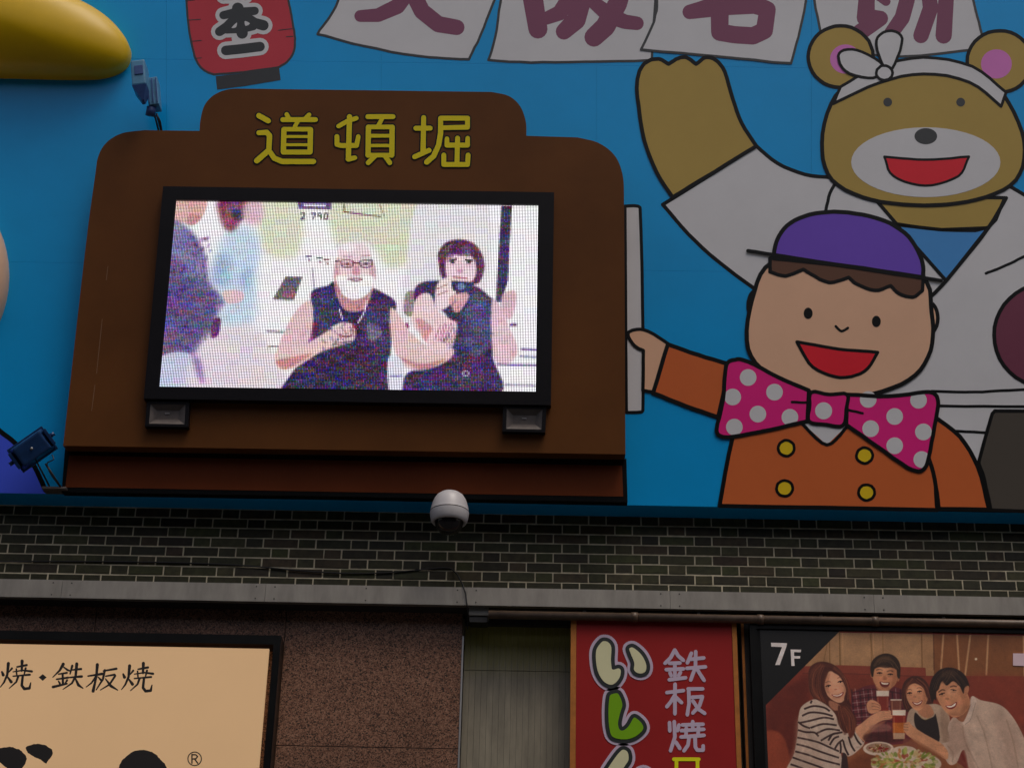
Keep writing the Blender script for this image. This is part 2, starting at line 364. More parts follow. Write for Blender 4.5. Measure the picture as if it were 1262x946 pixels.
for c_ in chars+up: blk += stroke([(x, y, w*1.18) for x, y, w in c_], n=16)
art('painted_character', blk, 'ink_hazed', 4, h_, holes=hole)
rb = []
for a in ([(232, 25), (247, 24)], [(237, 51), (248, 50)], [(242, 72), (248, 71.5)], [(343, 37.5), (360, 35.5)], [(353, 45.5), (361, 45)], [(231, 1), (240, 0)]): rb += stroke(a, .5)
art('rib_lines', rb, 'ink_hazed', 3, lo)
# generic bear in a white festival coat
def line(name, pts, r, lvl, parent=board, m='ink'): return art(name, stroke(sm(pts, 5, False), r, False, .25), m, lvl, parent)
coat = [(932, 180, 1), (958, 201), (992, 215), (1028, 219, 1), (1080, 190, 1), (1200, 190, 1), (1262, 240), (1420, 300, 1), (1430, 632, 1), (935, 624, 1), (930, 356, 1), (885, 322), (848, 288), (817, 252, 1)]
co = figure('painted_coat', [sm(coat, 4)], 'print_white', 1, 2.3, label='painted white festival coat of the bear')
armp = [(787, 130), (785, 103), (790, 84), (800, 75), (812, 73), (824, 79, 1), (836, 72), (846, 71), (858, 79, 1), (870, 71), (882, 74), (893, 88), (903, 122), (914, 152), (932, 180, 1), (880, 212), (829, 243, 1), (809, 212), (794, 172)]
figure('painted_arm', [sm(armp, 4)], 'print_tan', 9, 2.4, label='painted raised brown arm of the bear')
line('coat_seam', [(1032, 221), (1023, 238), (1017, 262)], 2, 3, co)
neck = [(1074, 240, 1), (1238, 244, 1), (1218, 280), (1162, 283), (1105, 276, 1)]
figure('painted_neck', [sm(neck, 3)], 'print_tan', 3, 2.2)
figure('painted_shirt', [[(1105, 277), (1160, 283), (1218, 281), (1166, 346)]], 'print_sky', 3, 2.2)
line('coat_lapel', [(1240, 244), (1218, 281), (1166, 346), (1138, 374)], 2.4, 6, co)
line('coat_fold', [(1215, 337), (1240, 327), (1266, 314), (1300, 296)], 1.7, 3, co)
for nm, q in (('coat_hem', [(1148, 482), (1200, 483), (1262, 480), (1400, 476)]), ('coat_hem', [(1156, 500), (1262, 501), (1400, 502)]), ('coat_hem', [(1176, 531), (1215, 533)])): line(nm, q, 1.7, 3, co)
figure('painted_drum', [circ(1291, 413, 66, 64, 40)], 'print_wine', 3, 2.4, label='painted wine red round shape at the coat')
figure('painted_block', [sm([(1226, 506, 1), (1420, 508, 1), (1420, 636, 1), (1221, 628, 1), (1213, 590), (1206, 570, 1), (1222, 512)], 3)], 'print_charcoal', 5, 2.2)
hd = sm([(1138, 76), (1194, 84), (1236, 116), (1262, 174), (1252, 222), (1204, 246), (1140, 253), (1074, 246), (1026, 222), (1013, 176), (1030, 118), (1080, 86)], 5)
for ex, ey in ((1036, 70), (1232, 76)):
    e = figure('painted_ear', [circ(ex, ey, 40, 38, 36)], 'print_tan', 5, 2.2); art('ear_inside', [circ(ex+(6 if ex < 1100 else -4), ey+3, 19, 18)], 'print_pink', 6, e)
he = figure('painted_bear_head', [hd], 'print_tan', 8, 2.4, label='painted plain brown bear head with white headband')
art('muzzle', [circ(1141, 200, 92, 43, 44)], 'print_white', 10, he)
art('nose', [circ(1141, 168, 14, 10)], 'ink_hazed', 11, he)
for ex in (1094, 1184): art('eye', [circ(ex, 126, 5.4, 5.4)], 'ink_hazed', 10, he)
mo = art('mouth', [sm([(1090, 193, 1), (1141, 197), (1194, 193, 1), (1181, 217), (1141, 229), (1101, 217)], 5)], 'print_mouth', 11, he)
outline([sm([(1090, 193, 1), (1141, 197), (1194, 193, 1), (1181, 217), (1141, 229), (1101, 217)], 5)], 1.5, 12, mo)
bandp = sm([(1036, 107, 1), (1080, 83), (1138, 71), (1198, 82), (1240, 114, 1), (1234, 131, 1), (1194, 101), (1138, 91), (1084, 102), (1027, 128, 1)], 4)
hb = art('headband', [bandp], 'print_white', 10, he); outline([bandp], 1.8, 11, hb)
for kp in ([(1076, 96), (1042, 88), (1034, 66), (1056, 62), (1088, 80)], [(1088, 80), (1080, 50), (1096, 38), (1112, 48), (1100, 84)]):
    kk = art('headband_knot', [sm(kp)], 'print_white', 12, he); outline([sm(kp)], 1.7, 13, kk)
kk = art('headband_knot', [circ(1090, 90, 10, 9)], 'print_white', 14, he); outline([circ(1090, 90, 10, 9)], 1.7, 15, kk)
# generic boy in an orange coat
def fig2(*a, **k): return figure(*a, **k)
tp = sm([(770, 254, 1), (786, 254), (789, 258), (792, 380), (792.5, 504), (790, 507.5), (772, 508, 1)], 3)
figure('painted_card', [tp], 'print_white', 3, 2, label='painted pale card beside the brown screen surround')
body = sm([(905, 530, 1), (896, 570), (887, 623, 1), (1155, 628, 1), (1152, 590), (1143, 560, 1), (1140, 520, 1), (1000, 500, 1)], 4)
sarm = sm([(1150, 512, 1), (1183, 538), (1205, 575), (1219, 627.5, 1), (1157, 627, 1), (1153, 598), (1143, 566, 1)], 4)
fig2('painted_sleeve', [sarm], 'print_orange', 9, 2.6)
fig2('painted_jacket', [body], 'print_orange', 11, 2.6, label='painted orange double breasted jacket of the boy')
for bx, by in ((969, 552), (1065.5, 561), (967, 601.5), (1068, 606.5)):
    fig2('painted_button', [circ(bx, by, 10, 9.6)], 'print_gold', 13, 1.8)
larm = sm([(823, 424, 1), (860, 437), (900, 449, 1), (885, 514, 1), (845, 500), (805, 484, 1)], 4)
hand = sm([(774, 413), (779, 407), (792, 406), (806, 412), (824, 424, 1), (815, 452), (805, 483, 1), (792.5, 481, 1), (793, 432, 1), (782, 426)], 4)
fig2('painted_hand', [hand], 'print_skin', 9, 2.1); fig2('painted_sleeve', [larm], 'print_orange', 11, 2.6)
ears = [(937, 376), (1141, 392)]
for ex, ey in ears: fig2('painted_ear', [circ(ex, ey, 15, 21)], 'print_skin', 9, 2.3)
face = sm([(953, 322), (1040, 306), (1134, 340), (1148, 385), (1147, 432), (1120, 468), (1062, 488), (1008, 487), (954, 466), (922, 430), (927, 370)], 5)
fa = fig2('painted_boy_face', [face], 'print_skin', 13, 2.6, label='painted plain round face of the boy in a purple cap')
hair = sm([(949, 318, 1), (1040, 318), (1138, 340, 1), (1137, 358, 1), (1125, 366), (1108, 362), (1098, 352, 1), (1078, 358), (1056, 350), (1046, 342, 1), (1022, 348), (1000, 338), (990, 332, 1), (968, 340), (949, 335, 1)], 4)
fig2('painted_hair', [hair], 'print_hair', 15, 2.2)
cap = sm([(953, 318, 1), (958, 295), (974, 275), (1005, 263), (1045, 262), (1090, 272), (1120, 292), (1136, 320), (1138, 342, 1), (1045, 328)], 5)
fig2('painted_cap', [cap], 'print_purple', 17, 2.6)
line('cap_brim', [(922, 309), (953, 314), (1045, 328), (1136, 342), (1160, 346)], 2.4, 20, board)
for ex, ey in ((996, 386), (1080, 396)): art('eye', [circ(ex, ey, 5.5, 7)], 'ink', 15, fa)
art('nose', stroke(sm([(1030, 402), (1037, 408), (1045, 404)], 4, False), 1.6), 'ink', 15, fa)
ms = sm([(982, 421, 1), (1034, 430), (1082, 434, 1), (1066, 457), (1036, 465), (1002, 452)], 5)
mo = art('mouth', [ms], 'print_mouth', 15, fa); outline([ms], 2.0, 16, mo)
art('collar', [[(988, 520), (1019, 548), (1044, 524), (1018, 515)]], 'print_white', 13)
line('collar_edge', [(988, 521), (1019, 548), (1044, 525)], 2, 14)
bowl = sm([(895, 450), (906, 443), (921, 445), (958, 464), (997, 481, 1), (995, 519, 1), (950, 529), (904, 538), (888, 537), (883, 529), (891, 494)], 4)
bowr = sm([(1044, 486, 1), (1095, 488), (1141, 483), (1153, 486), (1156, 499), (1150, 535), (1143, 570), (1135, 580), (1119, 576), (1080, 549), (1043, 523, 1)], 4)
knot = sm([(1000, 483), (1022, 486), (1044, 486), (1043, 505), (1039, 524), (1018, 523), (997, 519), (998, 500)], 4)
dots = [(922, 465), (903, 489), (954.5, 483), (934, 510), (973.5, 514), (905, 526), (1073, 528), (1102.6, 513), (1102.6, 549), (1132, 493), (1138, 532), (1070, 492), (1136, 566)]
for nm, pl_ in (('painted_bow', bowl), ('painted_bow', bowr)):
    b_ = art(nm, [pl_], 'print_magenta', 18)
    def inside(p, poly):
        r = False
        for (x1, y1), (x2, y2) in zip(poly, poly[1:]+poly[:1]):
            if (y1 > p[1]) != (y2 > p[1]) and p[0] < (x2-x1)*(p[1]-y1)/(y2-y1)+x1: r = not r
        return r
    for d_ in dots:
        if inside(d_, pl_): art('white_spot', [circ(d_[0], d_[1], 10.3, n=24)], 'print_white', 19, b_)
    outline([pl_], 2.5, 20, b_)
kn = art('painted_bow_knot', [knot], 'print_magenta', 21); art('white_spot', [circ(1015, 506, 10.5)], 'print_white', 22, kn); outline([knot], 2.3, 23, kn)
line('bow_crease', [(976, 495), (996, 496)], 1.5, 21); line('bow_crease', [(1046, 505), (1063, 509)], 1.5, 21)
# violet shape in the lower left corner
vio = sm([(-300, 470, 1), (-100, 486), (-30, 510), (0, 531), (22, 549), (42, 574), (56, 603, 1), (56, 608.2, 1), (-300, 601.5, 1)], 4)
art('painted_violet_shape', [vio], 'print_violet', 1); line('outline', [(-300, 470), (-100, 486), (-30, 510), (0, 531), (22, 549), (42, 574), (56, 604)], 3.0, 2)
# ------------------------------------------------------------------ moulded relief pieces at the left
def puff(name, outl, cen, H, base, m, label, cat, pw=1.0, flat=.35):
    root = empty(name, P(*cen), label, cat)
    k = len(outl); vs = []; rings = [(1.0, 0.0), (1.0, base)]
    N_ = 14
    for i in range(1, N_):
        a = math.pi/2*i/N_; rings.append((math.cos(a)**flat if False else (1-(1-math.cos(a))*pw), base+H*math.sin(a)))
    for s, h in rings:
        for x, y in outl: vs.append(P(cen[0]+(x-cen[0])*s, cen[1]+(y-cen[1])*s)+NB*(h-.004))
    vs.append(P(*cen)+NB*(base+H))
    fs = [[i*k+j, i*k+(j+1) % k, (i+1)*k+(j+1) % k, (i+1)*k+j] for i in range(len(rings)-1) for j in range(k)]
    fs += [[(len(rings)-1)*k+j, (len(rings)-1)*k+(j+1) % k, len(vs)-1] for j in range(k)]
    if area([(x, -y) for x, y in outl]) > 0: pass
    else: fs = [f[::-1] for f in fs]
    o = mk('shell', vs, fs, m, root, True)
    return root
hat = sm([(87, 0), (127, 22), (151, 44), (162, 66), (155, 86), (130, 97), (90, 99), (0, 97), (-120, 95), (-230, 90), (-262, 60), (-240, 10), (-160, -40), (-60, -62), (30, -40)], 5)
puff('yellow_relief', hat, (-45, 28), .30, .06, M['moulded_yellow'], 'glossy yellow moulded relief bulging from the board at the top left corner', 'relief')
puff('peach_relief', circ(-132, 340, 143.5, 143.5, 60), (-132, 340), .34, .05, M['moulded_peach'], 'peach rounded relief just entering at the left edge beside the brown surround', 'relief')
# ------------------------------------------------------------------ brown screen surround
sur = empty('screen_surround', P(425, 600), 'brown stepped surround around the video screen with yellow characters on top', 'sign surround')
so_ = [(77.8, 549, 1), (106, 300), (117.3, 216), (121, 193), (131, 176), (150, 164.5), (178, 160.5, 1), (246, 161.5, 1), (247, 148), (252, 130), (264, 117), (283, 110), (310, 109.5, 1), (606, 113.5, 1), (627, 118.5), (641, 131), (648, 150), (648.5, 167.5, 1), (712, 169.5, 1), (737, 176), (757, 191), (767, 214), (769, 244), (770.8, 559.5, 1)]
HT = .20
def smc(p): return sm(p, 5)
panelcuts = None
shell = sheet('surround_panel', [smc(so_)], M['housing_brown'], sur, off=HT, th=HT-.004)
plo = [(80, 553, 1), (772, 565, 1), (773.5, 618.5, 1), (420, 611.5, 1), (76, 606, 1)]
pl_in = [(85, 561, 1), (766.5, 573.5, 1), (768, 611.5, 1), (420, 605.8, 1), (80.5, 600, 1)]
sheet('plinth_outline', [[p[:2] for p in plo]], M['ink'], sur, off=.085, th=.081)
sheet('plinth_face', [[p[:2] for p in pl_in]], M['plinth_brown'], sur, off=.088, th=.0028)
Zt = Zm(4.071, 290, 120)
kj = {'way': [Zt((118, 92, 13), (165, 118, 13)), Zt((118, 178, 12), (158, 176, 13), (172, 192, 13), (168, 265, 13), (108, 318, 14)), Zt((168, 265, 12), (195, 305, 13), (235, 322, 13), (392, 322, 13)),
  Zt((258, 86, 11), (272, 110, 10)), Zt((370, 88, 11), (345, 112, 10)), Zt((238, 112, 12), (402, 112, 12)), Zt((318, 112, 10), (298, 148, 10)),
  Zt((244, 162, 13), (241, 274, 13)), Zt((377, 162, 13), (375, 274, 13)), Zt((244, 160, 11), (377, 160, 11)), Zt((241, 275, 12), (375, 275, 12)), Zt((244, 197, 7), (375, 197, 7)), Zt((244, 238, 7), (375, 238, 7))],
 'ton': [Zt((518, 145, 11), (565, 118, 11), (607, 105, 11)), Zt((573, 98, 13), (567, 310, 13), (600, 303, 11)), Zt((510, 197, 12), (510, 236, 12), (530, 242, 12), (608, 242, 12), (617, 197, 11)),
  Zt((665, 97, 12), (791, 97, 12)), Zt((738, 105, 10), (716, 145, 11)), Zt((668, 150, 13), (666, 290, 13)), Zt((787, 150, 13), (785, 290, 13)), Zt((668, 149, 11), (787, 149, 11)), Zt((668, 193, 9), (787, 193, 9)), Zt((668, 242, 8), (787, 242, 8)), Zt((668, 290, 11), (785, 290, 11)), Zt((700, 295, 12), (667, 328, 12)), Zt((752, 295, 12), (775, 328, 12))],
 'bori': [Zt((906, 155, 12), (978, 155, 12)), Zt((945, 102, 12), (942, 272, 13)), Zt((900, 298, 12), (972, 266, 12)), Zt((1030, 105, 12), (1165, 105, 12), (1165, 150, 12), (1036, 153, 11)),
  Zt((1030, 105, 12), (1030, 180, 13), (1020, 240, 13), (995, 295, 13), (960, 325, 13)), Zt((1115, 205, 12), (1112, 335, 12)), Zt((1062, 208, 11), (1062, 240, 12), (1165, 240, 12), (1166, 205, 11)), Zt((1046, 290, 12), (1046, 337, 12), (1165, 337, 12), (1168, 290, 12))]}
for k_ in ('way', 'ton', 'bori'):
    a = []; b = []
    for s in kj[k_]:
        a += stroke([(x, y, w+1.7) for x, y, w in s], n=14); b += stroke([(x, y, w*1.02) for x, y, w in s], n=14)
    o = sheet('sign_character', a, M['ink'], sur, off=HT+.0026, th=.0024)
    sheet('character_face', b, M['letter_yellow'], o, off=HT+.0056, th=.0028)
for q in ([(133, 328), (131, 345)], [(126, 393), (119, 460)], [(117, 474), (113, 506)]):
    sheet('scratch', stroke(q, .16, n=4), mat('scratch_pale', (.35, .22, .13), rough=.6) if 'scratch_pale' not in M else M['scratch_pale'], sur, off=HT+.0008, th=.0006)
# ------------------------------------------------------------------ the LED screen
led = empty('video_screen', P(430, 490, 'b', HT), 'lit LED video screen showing two people waving, set in the brown surround', 'screen')
bo = [(201, 229.5), (683, 237), (679, 499), (177, 491)]; bi = [(217, 246), (664, 252), (661, 483), (196, 477)]
BT = HT+.07
sheet('bezel', [bo], M['bezel_black'], led, off=BT, th=.066, holes=[bi])
sc_ = [(217.5, 246.5), (663.5, 252.8), (660.5, 482.5), (196.5, 476.3)]
C4 = [P(x, y, 'b', BT-.022) for x, y in sc_]
mk('backing', [c-NB*.004 for c in C4] + [c-NB*.03 for c in C4], BF, M['led_backing'], led)
# --- tiny raster painter used for the two pictures (screen contents and the photo print)
class Canvas:
    def __init__(s, w, h, tr, bg): s.w, s.h, s.tr = w, h, tr; s.a = np.empty((h, w, 3)); s.a[:] = bg
    def mask(s, pts, soft):
        p = np.array([s.tr(x, y) for x, y in pts]); pad = int(soft*2)+3
        x0, y0 = np.maximum(np.floor(p.min(0)).astype(int)-pad, 0); x1 = min(int(p[:, 0].max())+pad, s.w); y1 = min(int(p[:, 1].max())+pad, s.h)
        if x1 <= x0 or y1 <= y0: return None
        SS = 2; xs = (np.arange((x1-x0)*SS)+.5)/SS+x0; ys = (np.arange((y1-y0)*SS)+.5)/SS+y0
        m = np.zeros((len(ys), len(xs)), bool)
        for a, b in zip(p, np.roll(p, -1, 0)):
            if a[1] == b[1]: continue
            lo_, hi_ = (a, b) if a[1] < b[1] else (b, a); r0, r1 = np.searchsorted(ys, [lo_[1], hi_[1]])
            if r1 <= r0: continue
            xc = lo_[0]+(hi_[0]-lo_[0])*(ys[r0:r1]-lo_[1])/(hi_[1]-lo_[1])
            m[r0:r1] ^= xs[None, :] < xc[:, None]
        f = m.reshape(y1-y0, SS, x1-x0, SS).mean((1, 3))
        for _ in range(2):
            r = int(round(soft))
            if r < 1: break
            for ax in (0, 1):
                q = np.pad(f, [(r+1, r) if i == ax else (0, 0) for i in (0, 1)], mode='edge'); cs = q.cumsum(ax)
                f = (np.take(cs, range(2*r+1, cs.shape[ax]), ax)-np.take(cs, range(0, cs.shape[ax]-2*r-1), ax))/(2*r+1)
        return x0, y0, x1, y1, f
    def poly(s, pts, col, soft=0, al=1.0, smooth=True):
        if smooth: pts = sm(pts, 5)
        r = s.mask([q[:2] for q in pts], soft)
        if r is None: return
        x0, y0, x1, y1, f = r; f = (f*al)[..., None]; s.a[y0:y1, x0:x1] = s.a[y0:y1, x0:x1]*(1-f)+np.array(col, float)*f
    def line(s, pts, w, col, soft=0, al=1.0):
        pts = sm(pts, 6, False) if len(pts) > 2 else [q[:2] for q in pts]
        L_, R_ = [], []
        for i, p in enumerate(pts):
            a, b = pts[max(i-1, 0)], pts[min(i+1, len(pts)-1)]; dx, dy = b[0]-a[0], b[1]-a[1]; l = math.hypot(dx, dy) or 1
            L_.append((p[0]-dy/l*w/2, p[1]+dx/l*w/2)); R_.append((p[0]+dy/l*w/2, p[1]-dx/l*w/2))
        s.poly(L_+R_[::-1], col, soft, al, False)
    def ell(s, x, y, rx, ry, col, soft=0, al=1.0, rot=0): s.poly(circ(x, y, rx, ry, 32, rot), col, soft, al, False)
NXL, NYL = 232, 122; LS = 3
def biln(px, py):
    """photo point -> LED column, row, through the screen's own plane"""
    q = P(px, py, 'b', BT-.022); top = C4[0].lerp(C4[1], .5); h = (C4[3]+C4[2]-C4[0]-C4[1])/2; v_ = (q-top).dot(h)/h.dot(h)
    a = C4[0].lerp(C4[3], v_); b = C4[1].lerp(C4[2], v_); return ((q-a).dot(b-a)/(b-a).dot(b-a)*NXL*LS, v_*NYL*LS)
cv = Canvas(NXL*LS, NYL*LS, biln, (243, 240, 244))
A_ = Zm(3.3786, 180, 220); B_ = Zm(2.957, 430, 220)
def A(*p): return A_(*p)
def B(*p): return B_(*p)
cv.poly(A((480, 80), (640, 80), (640, 300), (560, 330), (480, 280)), (226, 228, 196), 6)
cv.poly([(412, 245), (520, 245), (515, 310), (480, 330), (455, 300), (415, 300)], (222, 225, 194), 6)
cv.poly([(520, 245), (600, 245), (590, 380), (500, 400), (500, 330)], (232, 228, 232), 2)
cv.poly(A((630, 96), (772, 98), (770, 130), (635, 126)), (120, 90, 150), 0, 1, False)
cv.poly(A((655, 106), (750, 108), (748, 118), (655, 116)), (230, 225, 240), 0, 1, False)
for sx, pts in ((0, [(642, 146), (660, 144), (660, 156), (644, 170), (662, 170)]), (1, [(686, 146), (706, 146), (694, 170)]), (2, [(730, 158), (716, 156), (716, 146), (728, 146), (730, 170)]), (3, [(742, 146), (756, 146), (756, 170), (742, 170), (742, 146)])):
    q = A(*pts)
    for a, b in zip(q, q[1:]): cv.line([a, b], 1.6, (90, 80, 110))
cv.line([(424, 261), (445, 264), (470, 267)], 1.6, (110, 90, 90)); cv.line([(424, 252), (424, 262)], 2, (130, 120, 90))
cv.line([(468, 252), (474, 268)], 1.4, (170, 160, 130))
for y_, x_ in ((316, 380), (318, 393), (320, 402)): cv.line([(x_-3, y_), (x_+4, y_)], 1.8, (95, 80, 100)); cv.line([(x_, y_+4), (x_+3, y_+5)], 1.6, (110, 70, 90))
cv.poly([(618, 253), (631, 253), (628, 300), (626, 345), (618, 372), (611, 372), (614, 320)], (78, 58, 98), 0, 1, False)
cv.poly([(621, 262), (627, 262), (624, 330), (618, 350)], (50, 50, 110), 1, .7)
# walkers at the left
cv.poly(A((120, 88), (245, 88), (240, 150), (200, 190), (150, 185), (115, 190)), (232, 178, 168), 1); cv.poly(A((180, 150), (230, 160), (200, 195), (170, 190)), (205, 130, 130), 1, .7)
cv.poly(A((110, 185), (160, 200), (205, 240), (245, 320), (262, 420), (320, 490), (335, 520), (300, 560), (290, 640), (240, 690), (200, 735), (55, 745), (80, 500)), (112, 100, 160), 4)
cv.poly(A((110, 190), (150, 200), (190, 260), (240, 340), (240, 420), (160, 360), (110, 300)), (140, 140, 190), 6, .8)
cv.poly(A((90, 420), (260, 470), (290, 560), (230, 640), (90, 560)), (104, 76, 140), 9, .6)
for k_ in range(60):
    fx_, fy_ = random.uniform(205, 262), random.uniform(285, 435); cv.line([(fx_, fy_), (fx_+random.uniform(-12, 12), fy_+random.uniform(2, 5))], random.uniform(1, 3), random.choice([(120, 110, 190), (70, 40, 120), (60, 60, 160), (130, 60, 150), (60, 50, 90)]), 1, .5)
for k_ in range(50):
    fx_, fy_ = random.uniform(268, 318), random.uniform(290, 400); cv.line([(fx_, fy_), (fx_+random.uniform(-4, 4), fy_+random.uniform(5, 14))], random.uniform(2, 5), random.choice([(206, 228, 246), (140, 170, 225), (200, 220, 250)]), 2, .4)
for k_ in range(50):
    fx_, fy_ = random.uniform(245, 335), random.uniform(410, 470); cv.line([(fx_, fy_), (fx_+random.uniform(-4, 4), fy_+random.uniform(8, 16))], random.uniform(2, 5), random.choice([(240, 226, 236), (206, 172, 190), (222, 216, 230)]), 2, .4)
cv.poly(A((58, 742), (190, 735), (180, 875), (45, 875)), (200, 206, 232), 1)
cv.poly(A((345, 215), (440, 205), (475, 280), (460, 400), (445, 600), (330, 625), (300, 580), (330, 500), (270, 430), (290, 320)), (196, 220, 240), 8)
cv.poly(A((300, 320), (350, 340), (340, 440), (275, 430)), (150, 180, 225), 8, .8); cv.poly(A((400, 380), (440, 380), (430, 460), (395, 450)), (155, 185, 225), 6, .7)
cv.poly(A((305, 92), (420, 90), (440, 130), (400, 170), (360, 222), (325, 205), (305, 150)), (158, 78, 90), 4); cv.poly(A((360, 130), (410, 140), (400, 175), (365, 170)), (80, 50, 100), 1)
cv.poly(A((415, 100), (470, 92), (492, 150), (465, 188), (420, 185), (400, 160)), (228, 186, 200), 5)
cv.poly(A((320, 470), (400, 470), (400, 510), (340, 520)), (236, 196, 200), 1)
cv.poly(A((250, 660), (330, 620), (430, 610), (520, 710), (570, 875), (190, 875), (200, 740)), (230, 216, 226), 7); cv.poly(A((192, 735), (225, 755), (240, 850), (215, 820)), (138, 96, 176), 4, .8)
cv.poly(A((280, 590), (310, 585), (300, 650), (270, 660)), (110, 40, 120), 1)
cv.poly([(352, 341), (373, 341), (362, 370), (336, 369)], (120, 112, 104), 0, 1, False)
cv.line([(328, 408), (350, 409)], 1.6, (110, 100, 110)); cv.line([(330, 427), (346, 427)], 1.6, (130, 120, 130)); cv.line([(385, 330), (388, 365)], 2, (150, 140, 150), 0, .6)
# man with a white beard
SK = (238, 196, 196)
cv.poly([(384, 360), (404, 352), (412, 348), (424, 380), (450, 380), (456, 356), (474, 362), (488, 374), (484, 400), (481, 440), (480, 485), (350, 485), (358, 462), (372, 444), (384, 422), (386, 390)], (58, 40, 84), 1)
cv.poly([(386, 366), (404, 356), (420, 385), (428, 396), (405, 408), (388, 412), (386, 390)], (60, 66, 110), 2, .8)
cv.poly([(456, 372), (480, 376), (478, 430), (450, 420), (446, 395)], (72, 62, 118), 2, .8); cv.poly([(385, 398), (392, 398), (388, 424), (376, 436)], (150, 30, 80), 1, .7)
cv.poly([(414, 344), (458, 344), (452, 376), (434, 384), (420, 376)], (214, 144, 144), 1)
cv.poly([(381, 370), (386, 384), (384, 408), (378, 424), (366, 444), (352, 454), (340, 448), (340, 436), (350, 410), (364, 384)], SK, 1)
cv.poly([(340, 448), (342, 432), (372, 426), (400, 410), (418, 398), (432, 398), (438, 406), (436, 420), (418, 426), (395, 434), (366, 452), (350, 455)], (240, 200, 198), 1)
cv.poly([(340, 444), (360, 440), (385, 436), (352, 455)], (210, 120, 120), 1, .7); cv.line([(418, 412), (426, 415), (434, 413)], 2, (150, 50, 80), 0, .8); cv.line([(410, 424), (424, 422), (434, 420)], 2, (170, 70, 90), 0, .7)
cv.line([(418, 400), (408, 404)], 2.4, (250, 225, 225))
cv.ell(437, 332, 24, 32, (240, 208, 212), 1); cv.poly([(416, 318), (412, 330), (412, 345), (418, 345)], (215, 150, 160), 1, .8); cv.poly([(456, 318), (463, 330), (462, 345), (456, 348)], (215, 160, 170), 1, .8)
cv.ell(436, 309, 20, 11, (242, 216, 222), 2); cv.ell(430, 305, 9, 5, (252, 240, 244), 2, .8)
cv.poly([(414, 342), (424, 340), (436, 344), (450, 339), (461, 342), (458, 356), (448, 366), (434, 369), (422, 362)], (246, 242, 246), 1)
cv.line([(420, 325), (434, 326)], 4, (190, 130, 146), 1, .7); cv.line([(443, 326), (458, 324)], 4, (190, 130, 150), 1, .7); cv.line([(434, 324), (443, 324)], 1.8, (110, 50, 80))
cv.ell(438, 334, 3, 5, (222, 150, 160), 1, .8); cv.line([(428, 344), (446, 343)], 1.8, (170, 110, 130), 0, .8)
cv.line([(418, 380), (422, 394)], 1.8, (235, 232, 240)); cv.line([(452, 370), (449, 384), (441, 398)], 1.8, (235, 232, 240)); cv.ell(437, 402, 2.4, 2.4, (190, 40, 60))
cv.poly([(452, 400), (466, 400), (470, 412), (456, 420)], (150, 160, 170), 1, .6)
# second person holding a camera
cv.poly([(510, 360), (520, 348), (548, 346), (585, 352), (604, 366), (612, 374), (610, 400), (607, 440), (614, 486), (494, 486), (500, 462), (520, 452), (548, 436), (552, 392), (530, 376), (512, 380)], (62, 48, 98), 1)
cv.poly([(580, 362), (604, 372), (606, 420), (586, 440), (570, 410)], (84, 96, 140), 2, .7); cv.poly([(540, 450), (600, 440), (606, 484), (530, 484)], (88, 42, 96), 3, .7)
cv.poly([(514, 366), (530, 362), (540, 384), (560, 398), (556, 424), (536, 432), (518, 412), (506, 392)], (242, 206, 208), 1); cv.poly([(512, 392), (530, 400), (540, 424), (524, 420)], (220, 140, 140), 1, .7)
cv.poly([(606, 370), (616, 376), (628, 404), (638, 430), (630, 446), (612, 446), (606, 420)], (236, 194, 206), 1); cv.poly([(618, 364), (634, 358), (636, 372), (630, 392), (620, 388)], (226, 170, 182), 1, .8)
cv.poly([(481, 380), (492, 388), (506, 410), (528, 426), (546, 424), (560, 432), (552, 444), (530, 454), (508, 456), (492, 444), (482, 416)], SK, 1); cv.poly([(492, 440), (520, 448), (550, 442), (520, 456)], (206, 120, 118), 1, .7)
cv.poly([(526, 424), (532, 408), (546, 398), (562, 396), (562, 412), (556, 430), (540, 436)], (244, 206, 214), 1)
for a, b in (((540, 420), (548, 398)), ((546, 422), (556, 398)), ((551, 426), (561, 408))): cv.line([a, b], 1.6, (206, 120, 148), 0, .8)
cv.poly([(541, 325), (540, 312), (548, 300), (562, 295), (578, 297), (590, 306), (597, 325), (593, 344), (585, 350), (550, 350), (544, 340)], (96, 44, 78), 1)
cv.poly([(550, 318), (562, 313), (580, 315), (587, 328), (585, 342), (576, 350), (558, 350), (550, 340)], (242, 212, 222), 1)
cv.poly([(552, 303), (560, 300), (558, 318), (550, 322)], (150, 100, 130), 1, .7); cv.poly([(572, 304), (580, 308), (578, 316), (572, 314)], (110, 110, 120), 1, .8); cv.poly([(560, 312), (568, 300), (572, 314)], (100, 50, 80), 1, .9)
cv.line([(554, 321), (563, 319)], 2.2, (80, 40, 80)); cv.line([(573, 320), (583, 321)], 2.2, (120, 40, 70)); cv.ell(567, 334, 4, 2.4, (196, 90, 120), 0, .8); cv.line([(558, 341), (576, 343)], 2, (180, 60, 110), 0, .7)
cv.poly([(538, 352), (548, 342), (560, 346), (562, 360), (556, 374), (544, 382), (536, 376)], (244, 216, 222), 1); cv.poly([(556, 346), (584, 347), (582, 359), (558, 358)], (54, 52, 100), 0, 1, False); cv.ell(568, 353, 5, 4.5, (110, 130, 190))
cv.poly([(554, 366), (574, 360), (578, 366), (566, 384), (558, 382)], (236, 170, 170), 1); cv.poly([(500, 362), (510, 360), (508, 388), (498, 385)], (160, 150, 140), 0)
cv.line([(501, 398), (503, 404)], 3, (150, 40, 80))
cv.poly([(478, 442), (492, 440), (498, 455), (494, 485), (480, 485)], (226, 224, 240), 1); cv.line([(480, 463), (496, 463)], 1.6, (110, 90, 180))
cv.line([(413, 322), (419, 321)], 1.4, (80, 50, 70))
